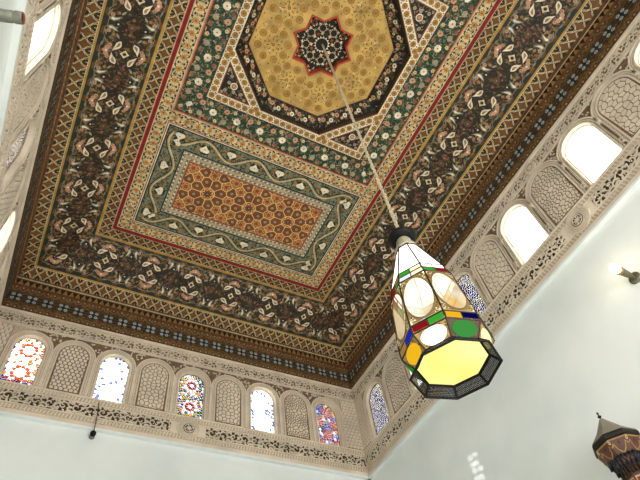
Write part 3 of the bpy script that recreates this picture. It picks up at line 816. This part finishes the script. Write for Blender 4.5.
    for c, k in q['cs']:
        if c+hw > s1 or c-hw < s0: continue
        for e, w_, h in ((.0016, .0026, .0040), (.0062, .0016, .0032), (.0100, .0026, .0046)):
            if hw+e > bay/2+.006: continue
            ee = hw+e
            p.line([(c-ee, SILL-.001)]+[(c+ee*cos(a), sp+ee*sin(a)) for a in [pi-pi*i/20 for i in range(21)]]+[(c+ee, SILL-.001)], w_, 'stucco', h, base=.0016)
    edges = [(q['cs'][i][0]+q['cs'][i+1][0])/2 for i in range(len(q['cs'])-1)]
    for ed in edges:
        if ed > s1 or ed < s0: continue
        g = bay/2-hw-.0104
        if g > .0004:
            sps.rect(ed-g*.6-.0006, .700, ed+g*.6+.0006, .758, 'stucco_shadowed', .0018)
        for z in (.700, .758, .766): p.rect(ed-.0030, z-.0016, ed+.0030, z+.0016, 'stucco', .0050, .0016)
        p.disc(ed, .764, .0032, 'stucco', .0056, 8, .0016); p.disc(ed, .692, .0026, 'stucco', .0052, 8, .0016)
        sps.clips = [(0, 1, .8142), (0, -1, -.767)]
        # spandrel ground and leaves
        ee = hw+.0118
        gp = [(ed-bay/2, .8142)]+[(ed-bay/2+ee*cos(a), sp+ee*sin(a)) for a in [pi/2-pi/2*i/8 for i in range(9)] if ee*cos(a) < bay/2]
        gp2 = [(2*ed-x, y) for x, y in reversed(gp)]
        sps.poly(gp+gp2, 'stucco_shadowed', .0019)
        for i in range(70):
            x = rnd.uniform(ed-bay/2, ed+bay/2); z = rnd.uniform(.768, .814)
            if min(hypot(x-(ed-bay/2), z-sp), hypot(x-(ed+bay/2), z-sp)) < ee+.0012: continue
            sps.leafp(x, z, rnd.uniform(0, 6.3), .0050, .0026, 'stucco', .0036, .0018)
        sps.clips = []
    p.build('arch_moulding', base); sps.build('spandrel_carving', base)
    # blind arches
    for c, k in q['cs']:
        if is_win(nm, k) or c+hw > s1 or c-hw < s0: continue
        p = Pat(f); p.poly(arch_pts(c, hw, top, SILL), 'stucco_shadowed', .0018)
        p.clips = arch_clip(c, hw, top, SILL, .0022)
        kd = {0: 2, 1: 0, 2: 1}[(abs(k)//1+(1 if nm == 'back' else 0)) % 3]
        if nm == 'back': kd = {-3: 0, -1: 1, 1: 1, 3: 2}[k]
        pts = screen_points(kd, c, hw, SILL, top)
        for i, cell in voronoi(pts, hw*.5, {0: .0010, 1: .0008, 2: .0009}[kd]):
            p.poly(cell, 'stucco', .0026, .0018)
        p.build('blind_arch_screen', base)
    # corner strips with pebble mesh
    p = Pat(f)
    for a, b in ((s0, q['cs'][0][0]-hw-.012), (q['cs'][-1][0]+hw+.012, s1)):
        if b-a < .01: continue
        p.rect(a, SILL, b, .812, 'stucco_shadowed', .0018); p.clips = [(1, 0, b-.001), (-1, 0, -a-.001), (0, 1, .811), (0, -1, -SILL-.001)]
        pts = []; j = 0; z = SILL-.004
        while z < .82:
            x = a-.004+(.0045 if j % 2 else 0)
            while x < b+.008: pts.append((x, z)); x += .009
            z += .0085; j += 1
        for i, cell in voronoi(pts, .014, .0007): p.poly(cell, 'stucco', .0034, .0018)
        p.clips = []
    p.build('corner_screen', base)
    # windows
    for c, k in q['cs']:
        if not is_win(nm, k) or c+hw > s1 or c-hw < s0: continue
        if nm != 'back' and c < -.3: pass
        wn += 1
        root = empty('window_%d' % wn, W(*( (c, YB, SILL) if nm == 'back' else ((XR if nm == 'right' else XL), c, SILL)))); tag(root, kind='structure')
        root.location = (0, 0, 0)
        if nm == 'back': style = {-4: 'mixed', -2: 'clear', 0: 'colour', 2: 'clear', 4: 'colour2'}[k]
        else: style = {-3: 'open', -1: 'open', 1: 'open', 3: 'dim', 5: 'open', 7: 'dim'}.get(k, 'open')
        D = -.004
        g = Pat(f); w = Pat(f)
        if style == 'open':
            g.poly(arch_pts(c, hw-.0004, top-.0004, SILL+.0004), 'glass_clear', D)
            w.line([(c-hw, SILL)]+[(c+hw*cos(a), sp+hw*sin(a)) for a in [pi-pi*i/14 for i in range(15)]]+[(c+hw, SILL)], .0030, 'window_plaster', D+.001, closed=True, base=D-.002)
        else:
            # plaster tracery set with small pieces of glass
            pts = []; rr = random.Random(int(c*999)); kd_ = []
            def addp(x, z, kk, mn):
                if all(hypot(x-o[0], z-o[1]) > mn for o in pts): pts.append((x, z)); kd_.append(kk)
            cent = [(c, top-hw-.003), (c, SILL+hw*.95)] if style in ('mixed', 'colour', 'clear') else [(c+.004, top-hw*.9), (c-.021, top-hw*1.85), (c+.020, top-hw*2.0), (c, SILL+hw*.95), (c+.024, SILL+.004), (c-.024, SILL+.006)]
            sc_ = 1 if len(cent) == 2 else .74
            for (x0, z0) in cent: addp(x0, z0, 0, .004)
            for (x0, z0) in cent:
                for n_, r, kk in (((8, .0065*sc_*1.15, 1), (10, .0135*sc_, 2), (14, .0205*sc_, 3)) if sc_ == 1 else ((6, .0058, 1), (9, .0112, 2))):
                    for i in range(n_):
                        t = 2*pi*i/n_+(.2 if kk == 2 else 0); addp(x0+r*cos(t), z0+r*sin(t), kk, .0034)
            z = SILL+.001
            while z < top:
                x = c-hw
                while x <= c+hw+.0001: addp(x, z, 4 if rr.random() < .7 else 5, .0044 if style != 'colour2' else .0056); x += .0022
                z += .0022
            w.clips = arch_clip(c, hw, top, SILL, 0)
            g.clips = arch_clip(c, hw, top, SILL, -.0008)
            pal = {'colour': ['glass_clear', 'glass_red', 'glass_white', 'glass_red', 'glass_blue', 'glass_yellow'],
                   'colour2': ['glass_yellow', 'glass_red', 'glass_red', 'glass_ltblue', 'glass_blue', 'glass_white'],
                   'clear': ['glass_clear']*4+['glass_clear', 'glass_ltblue'],
                   'mixed': ['glass_clear', 'glass_clear', 'glass_orange', 'glass_clear', 'glass_clear', 'glass_yellow'],
                   'dim': ['glass_dim_pale', 'glass_dim_blue', 'glass_dim_blue', 'glass_dim_green', 'glass_dim_pale', 'glass_dim_red']}[style]
            cells = voronoi(pts, .012, .00052 if style not in ('clear',) else .00030)
            for i, cell in cells:
                x, z = pts[i]; kk = kd_[i]; m = pal[kk]
                r_ = rr.random()
                if style in ('colour',) and kk >= 3: m = rr.choice(['glass_yellow', 'glass_blue', 'glass_yellow', 'glass_white', 'glass_red', 'glass_green', 'glass_blue'] if kk == 4 else ['glass_yellow', 'glass_white', 'glass_green'])
                if style == 'colour2' and kk >= 3: m = rr.choice(['glass_ltblue', 'glass_blue', 'glass_blue', 'glass_yellow', 'glass_green', 'glass_blue', 'glass_white'])
                if style == 'mixed' and (z < SILL+.012 or abs(x-c) > hw-.004) and kk >= 3: m = rr.choice(['glass_red', 'glass_blue', 'glass_orange', 'glass_yellow', 'glass_white', 'glass_red'])
                if style == 'dim' and kk >= 3: m = rr.choice(['glass_dim_blue', 'glass_dim_green', 'glass_dim_pale', 'glass_dim_blue', 'glass_dim_red', 'glass_dim_pale'])
                g.poly(cell, m, D-.0006)
            # web: full Voronoi cells minus glass, as ribbons along the cell edges
            for i, cell in cells:
                n = len(cell); cxm, cym = pts[i]
                big = [((a-cxm)*1.0+cxm, (b-cym)*1.0+cym) for a, b in cell]
                e = .00055
                for a in range(n):
                    b = (a+1) % n; dx, dz = cell[b][0]-cell[a][0], cell[b][1]-cell[a][1]; l = hypot(dx, dz)
                    if l < 1e-5: continue
                    nx, nz = dz/l, -dx/l
                    if (cell[a][0]-cxm)*nx+(cell[a][1]-cym)*nz < 0: nx, nz = -nx, -nz
                    w.poly([cell[a], cell[b], (cell[b][0]+nx*e*1.3, cell[b][1]+nz*e*1.3), (cell[a][0]+nx*e*1.3, cell[a][1]+nz*e*1.3)], 'window_plaster_shaded', D, D-.0004)
            w.clips = []; g.clips = []
            w.line([(c-hw, SILL)]+[(c+hw*cos(a), sp+hw*sin(a)) for a in [pi-pi*i/14 for i in range(15)]]+[(c+hw, SILL)], .0034, 'window_plaster', D+.0006, closed=True, base=D-.003)
        w.build('tracery' if style != 'open' else 'frame', root); g.build('pane', root)

# ------------------------------------------------------------------ solids of revolution and prisms
def lathe(name, prof, mats, parent=None, n=20, M=None, a0=0, smooth=True, caps=True, pm=None):
    """prof: list of (r,z); M maps the local frame into the world"""
    V = []; F = []; fm = []
    for r, z in prof:
        for i in range(n):
            a = a0+2*pi*i/n; V.append(Vector((r*cos(a), r*sin(a), z)))
    for k in range(len(prof)-1):
        for i in range(n):
            j = (i+1) % n; F.append((k*n+i, k*n+j, (k+1)*n+j, (k+1)*n+i)); fm.append(pm[k] if pm else 0)
    if caps: F.append(tuple(range(n))[::-1]); fm.append(0); F.append(tuple((len(prof)-1)*n+i for i in range(n))); fm.append(0)
    if M: V = [M @ v for v in V]
    return finish(name, [tuple(v) for v in V], F, fm, mats, parent, smooth)
def tube_mesh(V, F, pts, r, n=8, closed=False):
    k0 = len(V); m = len(pts)
    for i, p_ in enumerate(pts):
        a = pts[(i-1) % m] if (closed or i) else pts[i]; b = pts[(i+1) % m] if (closed or i < m-1) else pts[i]
        d = (Vector(b)-Vector(a)).normalized(); u = d.cross(Vector((0, 0, 1)) if abs(d.z) < .9 else Vector((1, 0, 0))).normalized(); w = d.cross(u)
        for j in range(n):
            t = 2*pi*j/n; V.append(tuple(Vector(p_)+r*cos(t)*u+r*sin(t)*w))
    for i in range(m if closed else m-1):
        for j in range(n):
            F.append((k0+i*n+j, k0+i*n+(j+1) % n, k0+((i+1) % m)*n+(j+1) % n, k0+((i+1) % m)*n+j))
    if not closed: F.append(tuple(k0+j for j in range(n))[::-1]); F.append(tuple(k0+(m-1)*n+j for j in range(n)))

# ------------------------------------------------------------------ the hanging lantern
LX, LY = .2485, .2120
lan = empty('hanging_lantern', W(LX, LY, .245))
tag(lan, 'octagonal brass and coloured glass lantern, lit, hanging on a long chain from the cupola', 'lantern')
def LW(x, y, z): return (x*S, y*S, (z-.245)*S)      # relative to the lantern's base
PH = math.radians(8)
glow('lit_white', (255, 252, 244), 2.6); glow('lit_cream', (255, 236, 176), 1.35, c2=(255, 246, 214), sc=5)
glow('lit_plate', (255, 244, 160), 1.25, c2=(252, 230, 126), sc=3, gl=.02); glow('lit_panel', (255, 248, 222), 1.35, clear=.28, c2=(224, 186, 118), sc=5.5)
glow('lit_panel_side', (255, 228, 176), .8, clear=.45, c2=(196, 160, 110), sc=6)
glow('lit_green', (70, 190, 60), .75, gl=.006); glow('lit_deep_green', (18, 150, 26), .85, gl=.006); glow('lit_red', (176, 24, 28), .62, gl=.006); glow('lit_blue', (34, 50, 200), .7, gl=.006)
glow('lit_navy', (16, 16, 110), .5, gl=.006); glow('lit_amber', (250, 190, 30), .95, gl=.006); glow('lit_tan', (196, 150, 84), .6, gl=.006); glow('lit_pale_blue', (214, 224, 255), 1.4, gl=.006)
mat('lantern_brass', (176, 146, 92), rough=.4, metal=.7, var=.25, scale=60); mat('lead_came', (58, 44, 30), rough=.5, metal=.6, var=.1); mat('soldered_edge', (150, 130, 96), rough=.4, metal=.7, var=.2, scale=50)
prof = [(.0105, .386), (.0265, .337), (.0275, .331), (.0300, .3235), (.0350, .2715), (.0350, .2640), (.0270, .2525)]
cols = {  # per side (k: 0 = side from 8 deg): rows (strip, band, lower band, low circle)
 4: (('lit_green', 'lit_cream'), ('lit_pale_blue', 'lit_cream'), ('lit_red', 'lit_green'), 'lit_white'),
 5: (('lit_white', 'lit_white'), ('lit_green', 'lit_red'), ('lit_amber', 'lit_navy'), 'lit_deep_green'),
 3: (('lit_red', 'lit_tan'), ('lit_red', 'lit_green'), ('lit_tan', 'lit_blue'), 'lit_amber'),
 6: (('lit_white', 'lit_amber'), ('lit_blue', 'lit_amber'), ('lit_red', 'lit_green'), 'lit_cream')}
def side_out(k):
    """local: u in -1..1 across the side, t from 0 (top) to 6 (profile index), h outward"""
    a0, a1 = PH+k*pi/4, PH+(k+1)*pi/4; am = (a0+a1)/2
    def f(u, t, h):
        i = min(5, int(t)); g = t-i
        r = prof[i][0]+(prof[i+1][0]-prof[i][0])*g; z = prof[i][1]+(prof[i+1][1]-prof[i][1])*g
        x = r*((1-u)/2*cos(a0)+(1+u)/2*cos(a1)); y = r*((1-u)/2*sin(a0)+(1+u)/2*sin(a1))
        return LW(x+h*cos(am), y+h*sin(am), z)
    return f
for k in range(8):
    c4 = cols.get(k) or cols[3+k % 4]
    f = side_out(k)
    # glass
    g = Pat(f); g.poly([(-.9, .04), (.9, .04), (.96, .98), (-.96, .98)], 'lit_white', 0); g.build('top_pane', lan)
    for row, (c0, c1) in ((1, c4[0]), (2, c4[1]), (4, c4[2])):
        for (u0, u1, m) in ((-.93, -.03, c0), (.03, .93, c1)):
            g = Pat(f); g.poly([(u0, row+.12), (u1, row+.12), (u1, row+.88), (u0, row+.88)], m, .0002); g.build('coloured_pane', lan)
    g = Pat(f); g.poly([(-.95, 3.03), (.95, 3.03), (.95, 3.97), (-.95, 3.97)], 'lit_panel' if k in (4, 5, 2) else 'lit_panel_side', -.0004); g.build('side_pane', lan)
    # pierced brass corners round the big disc
    b = Pat(f); n = 28; A = .945
    for i in range(n):
        a, a2 = 2*pi*i/n, 2*pi*(i+1)/n
        def edge(t):
            c, s_ = cos(t), sin(t); m = max(abs(c), abs(s_)); return (.97*c/m, 3.5+.48*s_/m)
        b.poly([(A*cos(a), 3.5+.455*sin(a)), edge(a), edge(a2), (A*cos(a2), 3.5+.455*sin(a2))], 'lantern_brass', .0004)
    rnd = random.Random(k)
    for i in range(70):
        u, t = rnd.choice([-1, 1])*rnd.uniform(.55, .93), 3.5+rnd.choice([-1, 1])*rnd.uniform(.30, .46)
        if hypot(u/A, (t-3.5)/.455) < 1.1: continue
        b.disc(u, t, .035, 'lit_cream' if i % 3 else 'lead_came', .0006, 5, ry=.011)
    b.line([(A*cos(2*pi*i/n), 3.5+.455*sin(2*pi*i/n)) for i in range(n)], .035, 'soldered_edge', .0006, closed=True)
    b.build('pierced_panel', lan)
    b = Pat(f); dk = 'lead_came' if c4[3] == 'lit_deep_green' else 'lantern_brass'
    b.poly([(-.97, 5.02), (.97, 5.02), (.97, 5.98), (-.97, 5.98)], dk, .0002)
    for i in range(24):
        u, t = rnd.uniform(-.9, .9), rnd.uniform(5.05, 5.95)
        if hypot(u/.75, (t-5.52)/.46) > 1.1: b.disc(u, t, .05, 'lit_tan' if dk == 'lead_came' else 'lead_came', .0004, 5, ry=.04)
    b.build('lower_panel', lan)
    g = Pat(f); g.disc(0, 5.56, .84, c4[3], .0006, 20, ry=.47); g.build('roundel', lan)
# metal cames
V = []; F = []; fm = []
def ptl(k, i): r, z = prof[i]; a = PH+k*pi/4; return LW(r*cos(a), r*sin(a), z)
for k in range(8):
    tube_mesh(V, F, [ptl(k, i) for i in range(7)], .0045, 6)
for i in (0, 1, 2, 3, 4, 5, 6): tube_mesh(V, F, [ptl(k, i) for k in range(8)], .0042 if i else .006, 6, True)
for row in (1, 2, 4):
    for k in range(8):
        f = side_out(k); tube_mesh(V, F, [f(0, row, 0), f(0, row+1, 0)], .003, 6)
finish('lead_cames', V, F, [0]*len(F), ['lead_came'], lan)
# base plate
p = Pat(lambda x, y, h: LW(x, y, .2525-h)); p.poly([(.0262*cos(PH+k*pi/4), .0262*sin(PH+k*pi/4)) for k in range(8)], 'lit_plate', .0003); tag(p.build('base_pane', lan), 'frosted pale yellow bottom glass')
# pierced skirt
p = Pat(None); rim = []
for k in range(8):
    a0, a1 = PH+k*pi/4, PH+(k+1)*pi/4
    def f(u, t, h, a0=a0, a1=a1):
        r = .0270+(.0333-.0270)*t+h; z = .2525+(.245-.2525)*t
        return LW(r*((1-u)/2*cos(a0)+(1+u)/2*cos(a1)), r*((1-u)/2*sin(a0)+(1+u)/2*sin(a1)), z)
    p.out = f; p.clips = [(1, 0, 1), (-1, 0, 1), (0, 1, 1), (0, -1, 0)]
    for i in range(-13, 15):
        u = i/11.; p.line([(u-.16, .1), (u+.16, .9)], .050, 'black_metal', .0001); p.line([(u+.16, .1), (u-.16, .9)], .050, 'black_metal', .0002)
    p.rect(-1, 0, 1, .16, 'black_metal', .0003); p.rect(-1, .84, 1, 1, 'black_metal', .0003); p.rect(-1, .47, 1, .53, 'black_metal', .0003)
p.clips = []; p.build('pierced_skirt', lan)
V = []; F = []
for r, z, t in ((.0270, .2525, .0045), (.0333, .245, .0060)):
    tube_mesh(V, F, [LW(r*cos(PH+k*pi/4), r*sin(PH+k*pi/4), z) for k in range(8)], t, 6, True)
for k in range(8): tube_mesh(V, F, [LW(.027*cos(PH+k*pi/4), .027*sin(PH+k*pi/4), .2525), LW(.0333*cos(PH+k*pi/4), .0333*sin(PH+k*pi/4), .245)], .006, 6)
finish('skirt_rim', V, F, [0]*len(F), ['black_metal'], lan)
mat('cap_metal', (176, 168, 140), rough=.5, metal=.2, var=.2, scale=30)
lathe('cap', [(.064, .1405*S), (.062, .146*S), (.046, .149*S), (.044, .156*S), (.030, .161*S), (.012, .163*S)], ['cap_metal'], lan, 16)
lathe('smoke_dish', [(.030, .1600*S), (.060, .1610*S), (.082, .1640*S), (.085, .1620*S), (.062, .1590*S), (.030, .158*S)], ['black_metal'], lan, 24, caps=False)
# chain
V = []; F = []; z = .163*S; i = 0; ztop = (1.080-.245)*S
while z < ztop:
    L, w_ = .030, .0112
    pts = [(0, w_*cos(t), z+L*.5+L*.5*sin(t)*1.15) for t in [2*pi*j/12 for j in range(12)]]
    if i % 2: pts = [(y, x, zz) for x, y, zz in pts]
    tube_mesh(V, F, pts, .0038, 6, True); z += L*.78; i += 1
mat('chain_metal', (206, 192, 160), rough=.4, metal=.3, var=.2, scale=40)
finish('chain', V, F, [0]*len(F), ['chain_metal'], lan, smooth=True)

# ------------------------------------------------------------------ wall lamp with a lit bulb, right wall
def axisM(origin, d):
    d = Vector(d).normalized(); return Matrix.Translation(origin) @ d.to_track_quat('Z', 'Y').to_matrix().to_4x4()
glow('bulb_lit', (255, 248, 236), 9.)
def wall_lamp(loc, sgn, label, lit):
    o = empty('wall_lamp', loc); tag(o, label, 'lamp', )
    M = axisM((0, 0, 0), (sgn, 0, 0))
    lathe('wall_plate', [(.052, 0), (.052, .010), (.044, .018), (.030, .022)], ['old_metal'], o, 24, M)
    V = []; F = []; tube_mesh(V, F, [(sgn*.012, 0, 0), (sgn*.03, 0, .006), (sgn*.05, 0, .012)], .016, 10)
    finish('arm', V, F, [0]*len(F), ['old_metal'], o, smooth=True)
    M2 = axisM((sgn*.035, 0, .008), (sgn*1, .05, .22)) @ Matrix.Scale(.92, 4)
    lathe('socket', [(.014, 0), (.024, .012), (.030, .05), (.034, .10), (.036, .115)], ['old_metal'], o, 16, M2)
    lathe('drip_collar', [(.034, .112), (.040, .118), (.041, .134), (.034, .140)], ['brass'], o, 8, M2)
    lathe('bulb', [(.028, .136), (.036, .155), (.038, .18), (.032, .208), (.018, .226), (.004, .234)], ['bulb_lit'], o, 16, M2)
    return o
wall_lamp(W(XR-.0002, .1993, .510), -1, 'small brass wall lamp with a lit bare bulb on the white right wall', True)
# grey spotlight at the frieze, left wall
sl = empty('spotlight', W(XL, .2015, .515)); tag(sl, 'grey cylindrical spotlight on the left wall beside the frieze, lit window above it', 'spotlight')
M2 = axisM((.03, 0, .0), (1, -.30, .02)) @ Matrix.Scale(.62, 4)
lathe('housing', [(.030, 0), (.046, .012), (.052, .03), (.052, .185), (.047, .19), (.047, .2), (.053, .205), (.053, .255), (.049, .268), (.044, .262)], ['grey_metal'], sl, 24, M2)
lathe('wall_plate', [(.045, .001), (.045, .012), (.035, .02)], ['grey_metal'], sl, 20, axisM((0, 0, 0), (1, 0, 0)))
V = []; F = []; tube_mesh(V, F, [(.010, 0, 0), (.03, 0, 0), (.045, -.004, 0)], .016, 8); finish('arm', V, F, [0]*len(F), ['grey_metal'], sl, smooth=True)
lathe('lens_ring', [(.045, .262), (.040, .266), (.034, .262)], ['rust'], sl, 20, M2)
# black ball lamp on its cable, back wall
bl = empty('wall_ball_lamp', W(.0770, YB, .6050)); tag(bl, 'small black ball lamp on a dark cable below the frieze of the back wall', 'lamp')
lathe('globe', [(.002, -.032), (.018, -.027), (.029, -.014), (.032, 0), (.029, .014), (.018, .027), (.008, .033)], ['black_metal'], bl, 16, Matrix.Translation((0, -.065, 0)))
V = []; F = []; tube_mesh(V, F, [(0, -.065, .03), (0, -.068, .07), (.001, -.050, .13), (-.004, -.046, .25), (-.018, -.046, .40)], .005, 6); finish('cable', V, F, [0]*len(F), ['cable'], bl, smooth=True)
lathe('wall_plate', [(.030, .0005), (.030, .010), (.014, .016), (.010, .045)], ['grey_metal'], bl, 14, axisM((0, 0, 0), (0, -1, 0)))

# ------------------------------------------------------------------ wooden wall lantern with a pointed roof
CWX, CWY, CWZ = .612, .3348, .3348
wl = empty('wooden_wall_lantern', W(CWX, CWY, CWZ-.06)); tag(wl, 'octagonal wooden wall lantern with a pointed grey roof and black finial', 'lantern')
def BW(x, y, z): return Vector((x*S, y*S, (z+.06)*S))
T = Matrix.Translation((0, 0, .06*S)); a8 = math.radians(14)
r0 = .0288*S
lathe('roof', [(r0*1.0, .004*S), (r0*.56, .0165*S), (.004*S*.6, .0355*S)], ['cone_wood'], wl, 8, T, a8, smooth=False)
lathe('finial', [(.010, .0435*S), (.007, .0465*S), (.019, .0485*S), (.021, .0500*S), (.008, .0515*S), (.006, .0545*S), (.014, .0560*S), (.006, .0580*S), (.001, .0600*S)], ['black_metal'], wl, 12, T @ Matrix.Translation((0, 0, .035*S)) @ Matrix.Scale(.70, 4) @ Matrix.Translation((0, 0, -.0435*S)))
lathe('cornice', [(r0*.96, -.0035*S), (r0*1.03, -.0025*S), (r0*1.04, .0012*S), (r0*1.0, .0035*S)], ['black_brown'], wl, 8, T, a8, smooth=False)
p = Pat(None)
for k in range(8):
    a0, a1 = a8+k*pi/4, a8+(k+1)*pi/4; am = (a0+a1)/2
    def f(u, t, h, a0=a0, a1=a1, am=am):
        r = r0*(.97-.20*t)+h; z = .06*S-.004*S-.017*S*t
        return (r*((1-u)/2*cos(a0)+(1+u)/2*cos(a1)), r*((1-u)/2*sin(a0)+(1+u)/2*sin(a1)), z)
    p.out = f
    p.poly([(-1, 0), (1, 0), (1, 1), (-1, 1)], 'lantern_wood', 0)
    p.line([(-.98, .55), (-.7, .35), (-.45, .75), (0, 1.0), (.45, .75), (.7, .35), (.98, .55)], .07, 'tan', .003, base=0)
    p.line([(-1, .06), (1, .06)], .07, 'tan', .003, base=0); p.star(0, .35, .22, .10, 4, 'dark_brown', .002)
    for sg in (-1, 1): p.line(arc(sg*.98, .22, .10, 0, 2*pi, 8), .04, 'cream', .003)
p.build('frieze_board', wl)
# tiers of small niches
V = []; F = []; fm = []
def niche(k, u, rr_, z0, z1, wd, dep, mi_):
    a0, a1 = a8+k*pi/4, a8+(k+1)*pi/4; am = (a0+a1)/2; tx, ty = -sin(am), cos(am)
    bx = rr_*((1-u)/2*cos(a0)+(1+u)/2*cos(a1)); by = rr_*((1-u)/2*sin(a0)+(1+u)/2*sin(a1))
    n = 6; k0 = len(V); ring = []
    for i in range(n+1):
        t = pi*i/n; ring.append((cos(t)*wd, z0+(z1-z0)*sin(t)**.7))
    for (s_, z) in ring: V.append((bx+tx*s_, by+ty*s_, z))
    for (s_, z) in ring: V.append((bx+tx*s_*.2-cos(am)*dep, by+ty*s_*.2-sin(am)*dep, z0+(z-z0)*.55))
    for i in range(n): F.append((k0+i, k0+i+1, k0+n+1+i+1, k0+n+1+i)); fm.append(mi_)
for k in range(8):
    for i in range(4): niche(k, -.75+.5*i, r0*.80, .036*S, .0455*S, .011, .018, 0)
    for i in range(3): niche(k, -.66+.66*i, r0*.68, .027*S, .037*S, .012, .018, 0)
    for i in range(3): niche(k, -.66+.66*i, r0*.58, .019*S, .028*S, .010, .014, 1)
finish('niche_tier', V, F, fm, ['blue_ink', 'dark_brown'], wl)
lathe('body', [(r0*.36, -.004*S), (r0*.40, .001*S), (r0*.40, .018*S), (r0*.50, .022*S), (r0*.52, .028*S), (r0*.62, .031*S), (r0*.64, .037*S), (r0*.75, .039*S)], ['lantern_wood', 'dark_brown'], wl, 8, T @ Matrix.Translation((0, 0, -.06*S)) if False else None, a8, smooth=False, pm=[0, 0, 1, 0, 1, 0, 1])
p = Pat(None)
for k in range(8):
    a0, a1 = a8+k*pi/4, a8+(k+1)*pi/4
    def f(u, t, h, a0=a0, a1=a1):
        r = r0*.40+h; return (r*((1-u)/2*cos(a0)+(1+u)/2*cos(a1)), r*((1-u)/2*sin(a0)+(1+u)/2*sin(a1)), .001*S+.017*S*t)
    p.out = f; p.rect(-.7, .1, .7, .88, 'peach', .002, 0); p.rect(-.5, .2, .5, .78, 'lantern_wood', .003)
p.build('side_panel', wl)
V = []; F = []; tube_mesh(V, F, [((XR-CWX)*S, 0, .012*S), (r0*.3, 0, .012*S)], .016, 8)
finish('wall_bracket', V, F, [0]*len(F), ['black_metal'], wl)

# ------------------------------------------------------------------ daylight
w = bpy.data.worlds.new('World'); scene.world = w; w.use_nodes = True
bg = w.node_tree.nodes['Background']; bg.inputs['Color'].default_value = (.94, .97, 1.0, 1); bg.inputs['Strength'].default_value = 5.0
def area(name, loc, rot, sx, sy, e, c):
    l = bpy.data.lights.new(name, 'AREA'); l.shape = 'RECTANGLE'; l.size = sx; l.size_y = sy; l.energy = e; l.color = c
    o = bpy.data.objects.new(name, l); col.objects.link(o); o.location = loc; o.rotation_euler = rot; return o
# area lamp added in an unseen front doorway to light the room
area('doorway_fill', W(CX, YF-.02, .06), (math.radians(90), 0, 0), 3.0, 3.4, 190, (1, .98, .95))
# the sun patch thrown through the doorway onto the marble is brought by a sun lamp
sun = bpy.data.lights.new('sun', 'SUN'); sun.energy = 2.6; sun.angle = .02; sun.color = (1, .97, .92)
so_ = bpy.data.objects.new('sun', sun); col.objects.link(so_); so_.rotation_euler = (math.radians(52), 0, math.radians(8))
def beam(name, a, b, e):
    l = bpy.data.lights.new(name, 'SPOT'); l.energy = e; l.spot_size = math.radians(1.05); l.spot_blend = .25; l.shadow_soft_size = .002; l.color = (1, 1, .97)
    o = bpy.data.objects.new(name, l); col.objects.link(o); o.location = a
    o.rotation_euler = (Vector(b)-Vector(a)).to_track_quat('-Z', 'Y').to_euler(); return o
# spot lamps added beside the lantern for small bright spots on the right wall
for i, (yy, zz) in enumerate([(.5871, .486), (.5998, .4868), (.59, .4724), (.5998, .4746), (.5856, .4602), (.5996, .4639), (.5895, .4478), (.6012, .4514)]):
    beam('added_wall_beam', W(.29+.0004*i, .245, .2485), W(XR, yy, zz), 320)
def point(name, loc, e, c, r=.04):
    l = bpy.data.lights.new(name, 'POINT'); l.energy = e; l.color = c; l.shadow_soft_size = r
    o = bpy.data.objects.new(name, l); col.objects.link(o); o.location = loc; return o
bulb_at = Vector(W(XR, .1993, .510))+Vector((-.27, .02, .09))
point('wall_lamp_bulb', bulb_at, 1.8, (1, .88, .62), .03)

# ------------------------------------------------------------------ camera
D = [[0.88713509, 0.30460401, 0.34670987], [-0.44690846, 0.75447404, 0.48066803], [-0.11517019, -0.58136505, 0.8054505]]
cam = bpy.data.cameras.new('camera'); co = bpy.data.objects.new('camera', cam); col.objects.link(co)
Rm = Matrix([[D[i][0], -D[i][1], -D[i][2]] for i in range(3)])
co.matrix_world = Matrix.Translation((0, 0, CAMZ)) @ Rm.to_4x4()
cam.sensor_width = 36; cam.lens = 538.064/640*36; cam.clip_start = .05
scene.camera = co
scene.view_settings.view_transform = 'Standard'; scene.view_settings.look = 'None'
scene.view_settings.exposure = 0; scene.view_settings.gamma = 1
scene.cycles.use_denoising = True
scene.cycles.max_bounces = 8; scene.cycles.diffuse_bounces = 5; scene.cycles.transparent_max_bounces = 12
scene.cycles.sample_clamp_indirect = 6
